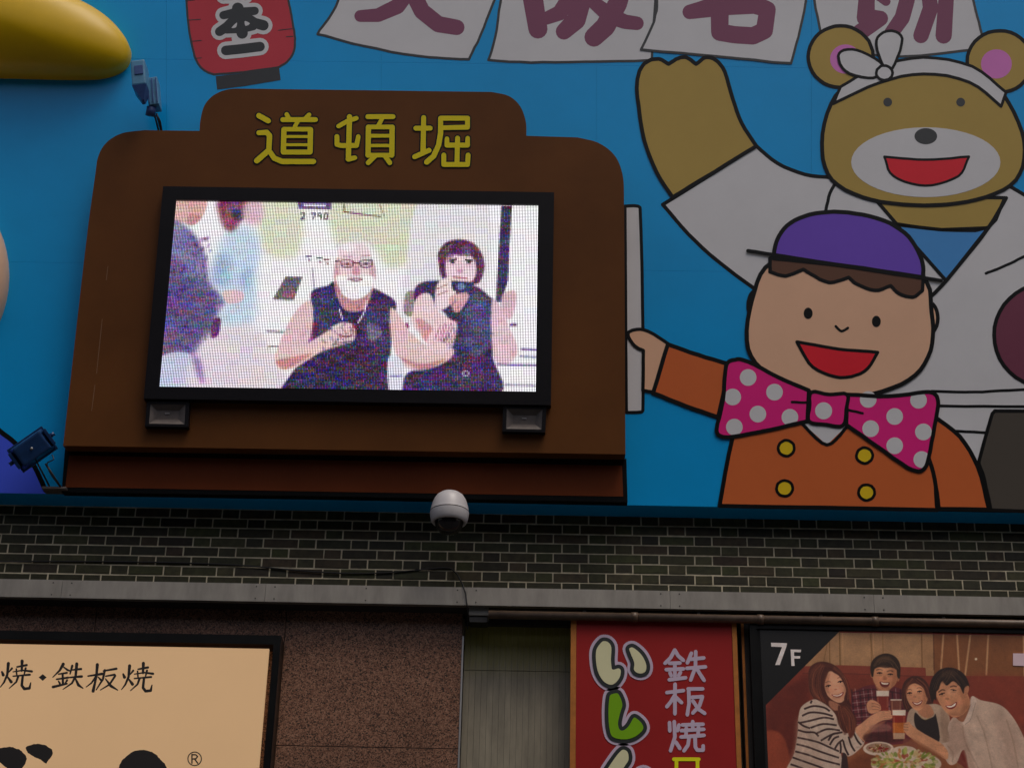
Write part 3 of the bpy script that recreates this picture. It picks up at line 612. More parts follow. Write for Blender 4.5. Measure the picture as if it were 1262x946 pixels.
for q_ in ([(420, 321), (429, 320), (436, 322), (435, 328), (428, 330), (421, 328)], [(443, 322), (451, 320), (459, 321), (458, 328), (450, 330), (444, 328)]):
    for a, b in zip(q_, q_[1:]+q_[:1]): cv.line([a, b], 1.3, (132, 72, 96))
    cv.ell(sum(a[0] for a in q_)/6, 325, 2.6, 1.5, (80, 48, 70), 0, .8)
cv.line([(422, 316), (434, 316)], 1.6, (196, 150, 158), 0, .9); cv.line([(444, 316), (456, 315)], 1.6, (196, 150, 158), 0, .9)
cv.poly([(437, 326), (441, 326), (444, 338), (434, 338)], (226, 160, 166), 1, .8); cv.line([(426, 341), (432, 339), (440, 341), (450, 338)], 2.4, (232, 222, 226)); cv.line([(432, 345), (440, 346), (447, 344)], 1.6, (150, 84, 100))
for k_ in range(40):
    bx_, by_ = random.uniform(418, 458), random.uniform(347, 366); cv.line([(bx_, by_), (bx_+random.uniform(-2, 2), by_+random.uniform(2, 4))], .8, random.choice([(205, 200, 208), (180, 172, 184), (250, 248, 250)]), 0, .7)
cv.line([(414, 306), (418, 298), (428, 294)], 1.2, (200, 170, 178), 1, .7); cv.line([(460, 306), (456, 298), (448, 294)], 1.2, (205, 170, 178), 1, .7)
for k_ in range(260):
    fx_, fy_ = random.choice([(random.uniform(388, 478), random.uniform(380, 476)), (random.uniform(550, 604), random.uniform(372, 478)), (random.uniform(205, 255), random.uniform(285, 430))]); cv.line([(fx_, fy_), (fx_+random.uniform(-6, 6), fy_+random.uniform(-8, 8))], random.uniform(1, 3), random.choice([(36, 26, 60), (96, 88, 132), (120, 60, 130), (60, 80, 130), (44, 36, 64), (110, 104, 140)]), 1, .45)
for k_ in range(90):
    fx_, fy_ = random.choice([(random.uniform(345, 380), random.uniform(390, 445)), (random.uniform(490, 545), random.uniform(400, 450)), (random.uniform(515, 550), random.uniform(372, 420)), (random.uniform(610, 632), random.uniform(385, 440)), (random.uniform(270, 325), random.uniform(400, 470)), (random.uniform(268, 310), random.uniform(295, 390))]); cv.line([(fx_, fy_), (fx_+random.uniform(-5, 5), fy_+random.uniform(-8, 8))], random.uniform(1.5, 4), random.choice([(252, 230, 232), (206, 150, 160), (226, 180, 184)]), 2, .35)
for k_ in range(26): hx_ = random.uniform(543, 594); cv.line([(568+(hx_-568)*.35, 297), (hx_, 312), (hx_+(hx_-568)*.04, 340 if abs(hx_-568) > 18 else 314)], .9, random.choice([(60, 24, 56), (140, 92, 120), (84, 40, 70)]), 0, .6)
for x_, y_ in ((558, 322), (578, 322)): cv.ell(x_, y_+1, 2.6, 1.8, (50, 30, 60)); cv.ell(x_, y_+4, 5, 2, (224, 180, 196), 1, .7)
cv.poly([(564, 322), (569, 322), (571, 335), (562, 335)], (228, 186, 200), 1, .6)
for a, b in (((421, 404), (429, 412)), ((430, 402), (437, 409)), ((412, 408), (424, 420)), ((536, 418), (543, 400)), ((543, 420), (551, 399)), ((549, 423), (558, 402)), ((554, 426), (563, 411)), ((538, 356), (552, 350)), ((538, 364), (552, 358))): cv.line([a, b], 1.1, (170, 90, 110), 0, .8)
cv.ell(574, 460, 5, 4, (190, 190, 200), 0, .8); cv.ell(574, 460, 2, 2, (60, 50, 80))
for y_, x_, w_ in ((430, 642, 2.4), (439, 640, 1.5), (449, 612, 2.2), (474, 622, 1.4)): cv.line([(x_, y_), (662, y_+1)], w_, (96, 80, 130), 0, .85)
cv.line([(628, 400), (637, 400)], 3, (110, 60, 130))
img = cv.a.reshape(NYL, LS, NXL, LS, 3).mean((1, 3))/255.0
img = img*.70 + img.mean(2, keepdims=True)*.30
lum = img.mean(2, keepdims=True); dark = np.clip(1.15-lum*1.2, .03, 1)
nz = RNG.normal(0, 1, img.shape); nz2 = RNG.normal(0, 1, (NYL, (NXL+5)//6+1, 3)).repeat(6, 1)[:, :NXL]; blk_ = RNG.normal(0, 1, ((NYL+3)//4+1, (NXL+7)//8+1, 3)).repeat(4, 0).repeat(8, 1)[:NYL, :NXL]
img = np.clip(img**1.18 + nz*.10*dark*np.array([1., .75, 1.2]) + nz2*.05*dark*np.array([1., .7, 1.2]) + blk_*.035*(dark+.25) + dark*np.array([.03, .0, .06]), .015, 1)
img = np.where(img <= .04045, img/12.92, ((img+.055)/1.055)**2.4)
gx = .60; gy = .74; vs = np.empty((NYL, NXL, 4, 3)); c4 = [np.array(c) for c in C4]
jj, ii = np.meshgrid(np.arange(NXL), np.arange(NYL))
def bil(u, v_):
    u = u[..., None]/NXL; v_ = v_[..., None]/NYL
    return (c4[0]*(1-u)+c4[1]*u)*(1-v_)+(c4[3]*(1-u)+c4[2]*u)*v_
hx, hy = gx/2, gy/2
for k, (sx, sy) in enumerate(((-hx, hy), (hx, hy), (hx, -hy), (-hx, -hy))): vs[:, :, k] = bil(jj+.5+sx, ii+.5+sy)
vs = vs.reshape(-1, 3); lloc = np.array(led.location); vs = vs-lloc; nq = NXL*NYL
me = bpy.data.meshes.new('led_dots'); me.vertices.add(nq*4); me.vertices.foreach_set('co', vs.ravel()); me.loops.add(nq*4); me.loops.foreach_set('vertex_index', np.arange(nq*4, dtype=np.int32))
me.polygons.add(nq); me.polygons.foreach_set('loop_start', np.arange(0, nq*4, 4, dtype=np.int32)); me.update(calc_edges=True)
ca = me.attributes.new('led_colour', 'FLOAT_COLOR', 'CORNER'); ca.data.foreach_set('color', np.concatenate([img, np.ones((NYL, NXL, 1))], 2).reshape(-1, 4).repeat(4, 0).astype(np.float32).ravel()); me.validate()
lm = bpy.data.materials.new('led_light'); lm.use_nodes = True; n_ = lm.node_tree.nodes; pb_ = n_['Principled BSDF']; at = n_.new('ShaderNodeAttribute'); at.attribute_name = 'led_colour'
pb_.inputs['Base Color'].default_value = (.02, .02, .02, 1); lm.node_tree.links.new(at.outputs['Color'], pb_.inputs['Emission Color']); pb_.inputs['Emission Strength'].default_value = 3.0
me.materials.append(lm); lo2 = bpy.data.objects.new('led_dots', me); COL.objects.link(lo2); lo2.parent = led; lo2['kind'] = 'stuff'
# ------------------------------------------------------------------ the two small boxes under the screen
def boxlamp(q, label):
    off = HT+.05
    r_ = empty('small_speaker', P(sum(p[0] for p in q)/4, sum(p[1] for p in q)/4, 'b', HT), label, 'speaker', 'small black boxes under the screen')
    cx, cy = sum(p[0] for p in q)/4, sum(p[1] for p in q)/4
    ins = lambda s, t=None: [(cx+(x-cx)*s, cy+(y-cy)*(t or s)) for x, y in q]
    sheet('frame', [q], M['bezel_black'], r_, off=off, th=.048, holes=[ins(.82, .78)])
    f_ = [P(x, y, 'b', off-.002) for x, y in ins(.83, .79)]; b_ = [P(x, y+1, 'b', off-.035) for x, y in ins(.52, .34)]
    o = mk('horn', f_+b_, [[0, 1, 5, 4], [1, 2, 6, 5], [2, 3, 7, 6], [3, 0, 4, 7], [4, 5, 6, 7]], M['speaker_grey'], r_)
    b_c = P(cx, cy-.5, 'b', off-.030); box('badge', b_c, X, .030, UB, .004, NB, .006, M['camera_white'], r_)
boxlamp([(181, 494), (233.5, 495), (232, 526), (178.5, 525)], 'small black box under the left corner of the video screen')
boxlamp([(620, 499.5), (673.5, 500.5), (672, 532.5), (619, 531.5)], 'small black box under the right corner of the video screen')
# ------------------------------------------------------------------ floodlights
fl1 = empty('floodlight', P(68, 602, 'b', .12), 'dark navy floodlight tilted on thin arms at the foot of the brown surround', 'floodlight')
pm = P(62, 530, 'b', .2)-P(12, 565, 'b', .2); ax = pm.normalized(); ay = NB.cross(ax).normalized(); c = P(39.5, 553, 'b', .22)
ay = (ay*math.cos(.35)+NB*math.sin(.35)).normalized(); az = ax.cross(ay).normalized(); az = az if az.dot(NB) > 0 else -az
box('lamp_body', c, ax, .255, ay, .165, az, .11, M['lamp_navy'], fl1, t=.82, bevel=.012)
box('visor', c-az*.06, ax, .275, ay, .185, az, .018, M['lamp_navy'], fl1, bevel=.004)
for s in (-1, 1): box('end_cap', c+ax*(s*.135), ay, .12, az, .08, ax, .022, M['lamp_navy'], fl1, bevel=.004); tube('knob', [c+ax*(s*.14), c+ax*(s*.175)], .014, M['lamp_navy'], fl1, 10)
tube('bolt', [c+az*.05, c+az*.064], .009, M['trim_steel'], fl1, 10)
base = P(62, 602, 'b', .12)
tube('arm', [c+az*.02-ay*.06*(1 if ay.z > 0 else -1)-ax*.02, P(62, 601, 'b', .12)], .006, M['wire_black'], fl1); tube('arm', [P(56, 571, 'b', .20), P(76, 602, 'b', .12)], .007, M['wire_black'], fl1)
tube('cable', [P(64, 560, 'b', .22), P(66, 566, 'b', .24), P(58, 571, 'b', .23), P(62, 583, 'b', .2), P(72, 597, 'b', .13)], .004, M['wire_black'], fl1)
box('base_plate', P(69, 604, 'b', .07), X, .16, UB, .016, NB, .12, M['speaker_grey'], fl1, bevel=.003)
fl2 = empty('floodlight', P(196, 160, 'b', .12), 'pale blue floodlight hanging over the left shoulder of the brown surround', 'floodlight')
pu = lambda a, b, o=.2: P(a, b, 'b', o)
c = pu(173, 96, .30); dn = (pu(175, 136, .3)-pu(171, 78, .3)).normalized(); sx = dn.cross(NB).normalized()
box('lamp_body', c, dn, .20, sx, .10, NB, .16, M['lamp_pale_blue'], fl2, bevel=.012)
box('panel_lid', c+NB*.083-sx*.005-dn*.015, dn, .07, sx, .06, NB, .008, M['lamp_slate'], fl2, bevel=.002)
vv = [c+dn*.1+sx*.05+NB*.08, c+dn*.1-sx*.05+NB*.08, c+dn*.1-sx*.05-NB*.07, c+dn*.1+sx*.05-NB*.07]; e_ = c+dn*.205
vv += [e_+sx*.005+NB*.05+sx*(-.01), e_-sx*.02+NB*.05, e_-sx*.02-NB*.02, e_+sx*.0-NB*.02]
mk('reflector', vv, BF, M['lamp_slate'], fl2)
c2 = pu(190, 117, .2)
box('gear_box', c2, dn, .22, sx, .075, NB, .12, M['lamp_pale_blue'], fl2, bevel=.006)
for s in (-.028, 0, .028): box('cooling_fin', c2+sx*s+NB*.064, dn, .19, sx, .006, NB, .012, M['lamp_slate'], fl2)
tube('neck', [pu(187, 132, .22), pu(185, 143, .2)], .034, M['lamp_slate'], fl2, 12); tube('arm', [pu(190, 140, .2), pu(196, 163, .1)], .007, M['wire_black'], fl2); tube('arm', [pu(193, 140, .19), pu(199, 163, .09)], .007, M['wire_black'], fl2)
tube('cable', [pu(193, 142, .2), pu(197, 150, .18), pu(199, 162, .1)], .008, M['wire_black'], fl2)
# ------------------------------------------------------------------ metal fascia, pipe, cable
FO = .26
def ft(x): return 711.2+(x)*(737.2-711.2)/1262
def fb(x): return 732.8+(x)*(759.6-732.8)/1262
fz_t, fz_b = (P(631, ft(631), 'w', FO).z, P(631, fb(631), 'w', FO).z)
fas = empty('metal_fascia', (0, D-FO, fz_b), 'long dull grey metal fascia strip below the brick band', 'fascia')
cutx = [-200, 74, 326, 575, 826, 1077, 1330, 1480]; xs_ = [P(a, 740, 'w', FO).x for a in cutx]
for i, (a, b) in enumerate(zip(xs_, xs_[1:])):
    th_ = .20; d_ = .001*((i*7) % 3)
    o = mk('fascia_panel', box_pts(Vector(((a+b)/2, D-FO+.02+d_, (fz_t+fz_b)/2)), X, b-a-.002, Zv, fz_t-fz_b, -Y, .04), BF, M['fascia_metal'], fas)
    for xx in (a+.06, b-.06) if i not in (2,) else (a+.06, b-.06, (a+b)/2):
        for zz in (fz_t-.02, fz_b+.02): tube('screw', [(xx, D-FO+.001+d_, zz), (xx, D-FO-.003+d_, zz)], .0045, M['screw_dark'], o, 8)
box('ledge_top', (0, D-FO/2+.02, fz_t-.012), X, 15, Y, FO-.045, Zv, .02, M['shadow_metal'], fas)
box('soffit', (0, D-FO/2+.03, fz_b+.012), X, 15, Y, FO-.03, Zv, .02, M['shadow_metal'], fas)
pr = .027; z_p = P(900, 762.3, 'w', .25).z
pipe = empty('drain_pipe', P(900, 762, 'w', .17), 'dark brown horizontal pipe running under the fascia above the red sign', 'pipe')
xa, xb = P(602, 757, 'w', .25).x, 7.0
tube('pipe_run', [(xa, D-.25, z_p), (xb, D-.25, z_p)], pr, M['pipe_brown'], pipe, 16)
for x_ in (781, 935, 1075): q = P(x_, 762, 'w', .17); tube('coupling', [(q.x-.02, D-.25, z_p), (q.x+.02, D-.25, z_p)], pr+.005, M['pipe_brown'], pipe, 16)
for x_ in (720, 860, 1010, 1160):
    q = P(x_, 762, 'w', .17); box('bracket', (q.x, D-.12, z_p+.02), X, .02, Y, .24, Zv, .05, M['shadow_metal'], pipe)
jb = empty('junction_box', P(590, 752, 'w', .2), 'small pale grey junction box at the left end of the pipe', 'junction box')
a = P(578, 747.5, 'w', .22); b = P(602, 758, 'w', .22)
box('cover', ((a.x+b.x)/2, D-.16, (a.z+b.z)/2), X, b.x-a.x, Zv, a.z-b.z, Y, .12, M['box_grey'], jb, bevel=.004)
box('conduit_stub', ((a.x+b.x)/2, D-.16, b.z-.025), X, (b.x-a.x)*.9, Zv, .035, Y, .10, M['wire_black'], jb)
cb = empty('loose_cable', P(300, 696, 'w', .02), 'thin black cable sagging along the bricks and dropping over the fascia', 'cable')
tube('cable_run', [P(x, y, 'w', o) for x, y, o in ((-60, 690, .02), (0, 691.5, .02), (75, 691.5, .02), (190, 692.5, .02), (293, 696, .02), (360, 702, .022), (420, 706, .022), (480, 705.3, .02), (546, 699.5, .02), (560, 704, .03), (567, 714, .15), (571, 722, .268), (574, 733, .27), (575.5, 746, .27), (577, 760, .2), (576, 775, .15))], .005, M['wire_black'], cb, 6, 3)
# ------------------------------------------------------------------ dome camera
dc = empty('dome_camera', P(554, 630, 'w', .42), 'white security dome camera with dark lens bubble hanging over the bricks', 'security camera')
cc = P(554, 631, 'w', .42)
SF = .99
pf = lambda L_: [(r*SF, z*SF) for r, z in L_]
lathe('cover', cc, pf([(.0005, .142), (.035, .141), (.065, .133), (.088, .115), (.104, .09), (.115, .06), (.122, .03), (.126, .004), (.127, .0)]), M['camera_white'], dc)
lathe('seam', cc, pf([(.1275, .003), (.1290, .001), (.1290, -.0025), (.1275, -.0045)]), M['screw_dark'], dc)
lathe('lower_ring', cc, pf([(.128, -.003), (.128, -.012), (.125, -.035), (.119, -.06), (.112, -.073), (.104, -.078), (.096, -.072), (.092, -.06)]), M['camera_white'], dc)
lathe('lens_bubble', cc, pf([(.094, -.058), (.094, -.075), (.088, -.10), (.074, -.125), (.05, -.143), (.025, -.151), (.0005, -.153)]), M['camera_dome'], dc)
tube('latch', [cc+Vector((-.004, -.119, -.018)), cc+Vector((-.004, -.1165, -.036))], .0035, M['screw_dark'], dc, 6)
tube('mount_arm', [cc+Vector((0, .03, .10*SF)), cc+Vector((0, .08, .135*SF)), Vector((cc.x, D-DB-.10, cc.z+.15)), Vector((cc.x, D-DB+.01, cc.z+.145))], .024, M['speaker_grey'], dc, 14)
# ------------------------------------------------------------------ granite wall
GO = .10
gw = empty('granite_wall', P(284, 946, 'w', GO), 'speckled red brown granite cladding around the lit tan sign', 'wall')
gz = [P(450, 760-22, 'w', GO).z+.02, P(450, 920, 'w', GO).z, P(450, 920, 'w', GO).z-.9, P(450, 920, 'w', GO).z-1.8]
gxs = [P(-600, 770, 'w', GO).x, P(-358, 770, 'w', GO).x, P(-120, 770, 'w', GO).x, P(117, 770, 'w', GO).x, P(352, 770, 'w', GO).x, P(570.3, 775, 'w', GO).x]
for a, b in zip(gxs, gxs[1:]):
    for zt_, zb_ in zip(gz, gz[1:]):
        box('granite_slab', ((a+b)/2, D-GO+.025+random.uniform(0, .0012), (zt_+zb_)/2), X, b-a-.004, Zv, zt_-zb_-.004, Y, .05, M['granite'], gw, bevel=.0015)
box('joint_backing', ((gxs[0]+gxs[-1])/2, D-GO+.07, (gz[0]+gz[-1])/2), X, gxs[-1]-gxs[0]-.01, Zv, gz[0]-gz[-1]-.01, Y, .03, M['shadow_metal'], gw)
ts = P(569.5, 783, 'w', GO+.01)
st = box('metal_corner_strip', (gxs[-1]+.004, D-GO+.02, (ts.z+gz[-1])/2), X, .010, Zv, ts.z-gz[-1], Y, .05, M['trim_steel'], None)
tag(st, 'thin pale metal strip on the edge of the granite beside the recessed boards', 'trim')
# ------------------------------------------------------------------ recessed siding
sw = empty('siding_wall', P(636, 946, 'w', 0), 'stained pale vertical siding boards recessed left of the red sign', 'wall')
sx0, sx1 = gxs[-1]+.012, P(1010, 800, 'w', .02).x; zt_ = P(636, 745, 'w', 0).z; zs = P(636, 826.5, 'w', .015).z; zb_ = gz[-1]
pitch = P(643, 850, 'w').x-P(635.6, 850, 'w').x; x_ = sx0
while x_ < sx1:
    for za, zb2 in ((zt_, zs+.001), (zs-.001, zb_)):
        box('siding_board', (x_+pitch/2, D-.01+random.uniform(0, .0015), (za+zb2)/2), X, pitch-.0014, Zv, za-zb2-.002, Y, .02, M['siding'], sw)
    x_ += pitch
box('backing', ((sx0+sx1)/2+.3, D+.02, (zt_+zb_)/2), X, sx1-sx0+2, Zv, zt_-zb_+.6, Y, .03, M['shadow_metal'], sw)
hp = P(636, 767, 'w', .06); box('shade_strip', ((sx0+sx1)/2, D-.04, hp.z+.02), X, sx1-sx0, Zv, .07, Y, .05, M['shadow_metal'], sw)  # added dark strip for the shade the fascia throws on the siding top
# ------------------------------------------------------------------ lit tan sign, lower left
lb = empty('light_box_sign', P(150, 946, 'w', .3), 'back-lit tan sign with black brush characters in a black frame on granite', 'sign')
LO = .24
oz = P(340, 782.5, 'w', LO).z; ox = P(346.5, 785, 'w', LO).x; oxl = P(-420, 785, 'w', LO).x; ozb = P(340, 1080, 'w', LO).z
iz = P(336, 793.6, 'w', LO).z; ix_ = P(337, 793, 'w', LO).x
def wframe(nm, x0, x1, z0, z1, xi0, xi1, zi0, zi1, yf, th, m, par):
    v = [(x0, z0), (x1, z0), (x1, z1), (x0, z1), (xi0, zi0), (xi1, zi0), (xi1, zi1), (xi0, zi1)]
    vv = [Vector((a, yf, b)) for a, b in v]+[Vector((a, yf+th, b)) for a, b in v]
    fs = []
    for i in range(4):
        j = (i+1) % 4; fs += [[i, j, j+4, i+4], [i+12, j+12, j+8, i+8], [j, i, i+8, j+8], [i+4, j+4, j+12, i+12]]
    return mk(nm, vv, fs, m, par)
wframe('frame', oxl, ox, ozb, oz, oxl+.05, ix_, ozb+.05, iz, D-LO, LO-GO-.002, M['frame_black'], lb)
fcx, fcz = (oxl+ix_)/2, (ozb+iz)/2
face_ = box('lit_face', (fcx, D-LO+.02, fcz), X, ix_-oxl-.052, Zv, iz-ozb-.052, Y, .02, M['acrylic_lit'], lb)
Zc = Zm(6.31, 0, 800)
FA = LO-.010
yaki = [[(958, 190, 7), (968, 214, 12)], [(1036, 163, 8), (1012, 192, 4)], [(1008, 125, 12), (1000, 210, 9), (975, 270, 7), (945, 310, 3)], [(998, 225, 5), (1030, 268, 12)], [(1075, 152, 6), (1150, 138, 9)], [(1115, 106, 12), (1112, 182, 8)],
        [(1045, 190, 4), (1120, 178, 6), (1190, 187, 9)], [(1070, 168, 6), (1073, 212, 6)], [(1143, 162, 8), (1132, 206, 5)], [(1045, 224, 5), (1175, 212, 8)], [(1085, 224, 9), (1070, 268, 7), (1015, 318, 3)], [(1120, 220, 9), (1112, 296, 10), (1132, 322, 11), (1172, 318, 10), (1182, 275, 4)]]
tetsu = [[(492, 112, 12), (465, 160, 8), (410, 215, 3)], [(495, 135, 5), (525, 158, 8), (548, 166, 5)], [(455, 190, 5), (520, 180, 8)], [(440, 230, 6), (530, 217, 8)], [(487, 190, 8), (490, 270, 9)], [(455, 244, 5), (465, 262, 8)], [(522, 238, 8), (508, 258, 5)], [(412, 290, 10), (520, 264, 7)],
         [(562, 125, 9), (545, 188, 5)], [(555, 158, 5), (630, 150, 9)], [(597, 110, 12), (588, 205, 9), (560, 260, 7), (490, 308, 3)], [(530, 217, 5), (635, 208, 10)], [(585, 222, 6), (610, 275, 11), (645, 300, 4)]]
ita = [[(685, 205, 6), (795, 188, 10)], [(757, 116, 12), (750, 200, 9), (738, 260, 9), (724, 322, 12)], [(748, 205, 8), (712, 258, 6), (670, 290, 3)], [(762, 212, 4), (788, 238, 9)], [(805, 165, 6), (905, 148, 9)], [(815, 160, 9), (800, 230, 8), (748, 312, 4)],
       [(822, 206, 5), (890, 194, 8), (896, 203, 8), (852, 270, 7), (780, 314, 3)], [(820, 226, 4), (862, 282, 11), (915, 314, 4)]]
def wchar(strokes, Zf, m, par, off, name='sign_character', dx=0, dy=0, grow=0, th=.002, n=10):
    ps = []
    for s in strokes: ps += stroke([(x, y, w+grow) for x, y, w in Zf(*[(a+dx, b_+dy, w) for a, b_, w in s])], n=n)
    return sheet(name, ps, M[m], par, 'w', off, th)
wchar(yaki, Zc, 'brush_ink', face_, FA+.0005, dx=-943, dy=-18, grow=.1); wchar(tetsu, Zc, 'brush_ink', face_, FA+.0005, grow=.1); wchar(ita, Zc, 'brush_ink', face_, FA+.0005, grow=.1); wchar(yaki, Zc, 'brush_ink', face_, FA+.0005, grow=.1)
def plain(name, polys, m, par, off, holes=(), th=.002): return sheet(name, polys, M[m], par, 'w', off, th, holes)
plain('middle_dot', [[q[:2] for q in Zc((332, 190), (363, 215), (332, 242), (301, 215))]], 'brush_ink', face_, FA+.0005)
Zs = Zm(3.606, 0, 890)
def rough(p, k=.5): return [(x+random.uniform(-k, k), y+random.uniform(-k, k)) for x, y in sm(p, 5)]
plain('silhouette', [rough(Zs((-30, 120), (10, 110), (50, 108), (90, 122), (118, 152), (112, 182), (90, 212), (60, 240), (30, 200), (0, 178), (-30, 170)))], 'brush_ink', face_, FA+.0005)
plain('silhouette', [rough(Zs((115, 108), (150, 95), (195, 98), (232, 118, 1), (234, 140, 1), (205, 182, 1), (180, 165), (150, 150, 1), (122, 132, 1)), .4)], 'brush_ink', face_, FA+.0005)
plain('silhouette', [rough(Zs((532, 185), (560, 150), (600, 125), (650, 122), (690, 138), (710, 160), (735, 190), (760, 260), (700, 330), (560, 320), (535, 230)), .5)], 'brush_ink', face_, FA+.0005)
R_ = stroke(Zs(*[(865+30*math.cos(a*math.pi/14), 160+30*math.sin(a*math.pi/14), 2.3) for a in range(28)]), closed=True, n=6)
for s in ([(853, 140, 3), (853, 180, 3)], [(853, 142, 3), (870, 142, 3), (878, 150, 3), (870, 160, 3), (853, 161, 3)], [(865, 161, 3), (879, 180, 3)]): R_ += stroke(Zs(*s), n=6)
plain('registered_mark', R_, 'brush_ink', face_, FA+.0005)
# ------------------------------------------------------------------ red sign
RO = .22
rs = empty('red_sign', P(808, 946, 'w', RO), 'tall red restaurant sign with outlined cream and green letters', 'sign')
rx0, rx1 = P(703, 850, 'w', RO).x, P(910.5, 850, 'w', RO).x; rz1 = P(808, 764.5, 'w', RO).z; rz0 = P(808, 1150, 'w', RO).z
e1, e2 = P(710, 850, 'w', RO).x, P(904.5, 850, 'w', RO).x
box('sign_face', ((e1+e2)/2, D-RO+.02, (rz0+rz1)/2), X, e2-e1, Zv, rz1-rz0, Y, .04, M['sign_red'], rs)
box('edge_strip', ((rx0+e1)/2-.0005, D-RO+.03, (rz0+rz1)/2), X, e1-rx0-.001, Zv, rz1-rz0, Y, .07, M['sign_edge'], rs)
box('edge_strip', ((rx1+e2)/2+.0005, D-RO+.03, (rz0+rz1)/2), X, rx1-e2-.001, Zv, rz1-rz0, Y, .07, M['sign_edge'], rs)
Zr = Zm(4.825, 690, 750)
def kana(pts, m):
    c_ = sm(Zr(*pts), 4)
    c_ = [q[:2] for q in c_]
    h = plain('sign_letter', [c_]+stroke(c_, 29/4.825, True, n=10), 'sign_white', rs, RO+.003)
    i = plain('letter_outline', [c_]+stroke(c_, 12/4.825, True, n=8), 'sign_ink', h, RO+.006)
    ins_ = c_
    plain('letter_face', [ins_], m, i, RO+.009, holes=stroke(c_, 10.5/4.825, True, n=8))
kana([(240, 190), (265, 180), (295, 190), (316, 225), (314, 300), (318, 350, 1), (352, 342), (372, 362), (366, 408), (335, 448), (300, 460), (255, 438), (220, 385), (205, 315), (207, 240)], 'sign_cream')
kana([(402, 232), (430, 217), (465, 237), (500, 275), (524, 330), (518, 375), (485, 393), (450, 385), (430, 360), (432, 320), (412, 270)], 'sign_cream')
kana([(285, 520), (302, 498), (345, 490), (368, 520), (382, 570), (368, 620), (356, 680), (368, 712), (400, 690), (432, 638), (460, 640), (500, 680), (502, 722), (450, 768), (385, 784), (312, 770), (286, 720), (278, 620)], 'sign_green')
kana([(200, 1080), (250, 985), (300, 905), (350, 840), (380, 825), (412, 845), (418, 900), (385, 960), (420, 1010), (450, 990), (470, 965), (500, 955), (530, 975), (520, 1040), (440, 1100), (370, 1060), (270, 1130)], 'sign_cream')
G = 11
tet = [[(683, 243), (658, 290), (625, 322)], [(683, 243), (705, 280), (735, 305)], [(652, 322), (715, 320)], [(632, 360), (735, 355)], [(684, 322), (684, 405)], [(655, 378), (662, 396)], [(718, 375), (706, 395)], [(650, 420), (748, 408)],
       [(782, 262), (758, 320)], [(778, 298), (856, 290)], [(808, 252), (806, 345), (778, 422)], [(755, 352), (866, 343)], [(812, 352), (858, 424)]]
it2 = [[(636, 496), (735, 484)], [(685, 446), (684, 622)], [(684, 510), (660, 550), (636, 580)], [(692, 525), (724, 556)], [(762, 474), (850, 474)], [(766, 478), (768, 560), (758, 628)], [(785, 524), (848, 520), (830, 575), (790, 618)], [(790, 545), (825, 595), (862, 620)]]
yk2 = [[(652, 674), (654, 724)], [(708, 688), (700, 722)], [(680, 668), (684, 760), (658, 842)], [(690, 790), (714, 828)], [(728, 688), (852, 684)], [(790, 668), (790, 718)], [(722, 722), (856, 714)], [(752, 705), (750, 752)], [(824, 700), (822, 750)], [(720, 760), (858, 750)], [(768, 765), (762, 808), (738, 842)], [(804, 762), (806, 820), (818, 838), (852, 838), (852, 812)]]
for cset in (tet, it2, yk2): wchar([[(a, b, G) for a, b in s] for s in cset], Zr, 'sign_white', rs, RO+.003, n=6)
wchar([[(a, b, 11) for a, b in s] for s in ([(678, 892), (826, 892)], [(694, 892), (690, 1060)], [(818, 892), (820, 1060)], [(694, 960), (818, 960)], [(690, 1060), (820, 1060)])], Zr, 'sign_yellow', rs, RO+.003)
# dark strip put in for the shaded recess between the signs
dp = empty('dark_recess_strip', P(918, 946, 'w', .05), 'dark narrow strip standing in for the shaded recess between the red sign and the group photo', 'recess')
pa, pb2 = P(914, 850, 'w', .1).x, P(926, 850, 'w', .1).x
box('recess_face', ((pa+pb2)/2, D-.1, (zt_+zb_)/2-.05), X, pb2-pa, Zv, zt_-zb_, Y, .12, M['shadow_metal'], dp)
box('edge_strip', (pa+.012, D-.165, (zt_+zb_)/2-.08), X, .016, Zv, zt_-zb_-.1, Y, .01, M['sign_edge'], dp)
# ------------------------------------------------------------------ group photo sign (7F)
PO = .24
ps_ = empty('photo_sign', P(1100, 946, 'w', PO), 'black framed sign with a photo of four friends toasting with beer', 'sign')
x0, x1 = P(927, 850, 'w', PO).x, P(1330, 850, 'w', PO).x; z1 = P(1100, 771.5, 'w', PO).z; z0 = P(1100, 1080, 'w', PO).z
pxr = P(1300, 800, 'w', PO).x
wframe('frame', x0, x1, z0, z1, x0+.045, pxr, z0+.05, z1-.03, D-PO, .18, M['frame_black'], ps_)
mk('back_panel', box_pts(Vector(((x0+x1)/2, D-PO+.04, (z0+z1)/2)), X, x1-x0-.01, Zv, z1-z0-.01, -Y, .05), BF, M['frame_black'], ps_)
# the printed photograph
PW, PH = 1300, 760; cx0, cx1 = P(940, 850, 'w', PO).x, pxr; cz1 = P(1100, 774, 'w', PO).z; cz0 = cz1-(cx1-cx0)*PH/PW
PP = PO-.012
def ptr(px, py): q = P(px, py, 'w', PP); return ((q.x-cx0)/(cx1-cx0)*PW, (cz1-q.z)/(cz1-cz0)*PH)
cp = Canvas(PW, PH, ptr, (120, 50, 30)); E_ = Zm(3.801, 930, 770)
def Q(*p): return [tuple(q) for q in E_(*p)]
def pg(pts, col, soft=1, al=1., smooth=True): cp.poly(Q(*pts), col, soft, al, smooth)
def ln(pts, w, col, soft=0, al=1.): cp.line(Q(*pts), w/3.801, col, soft, al)
def el(x, y, rx, ry, col, soft=1, al=1., rot=0): q = Q((x, y))[0]; cp.ell(q[0], q[1], rx/3.801, ry/3.801, col, soft, al, rot)
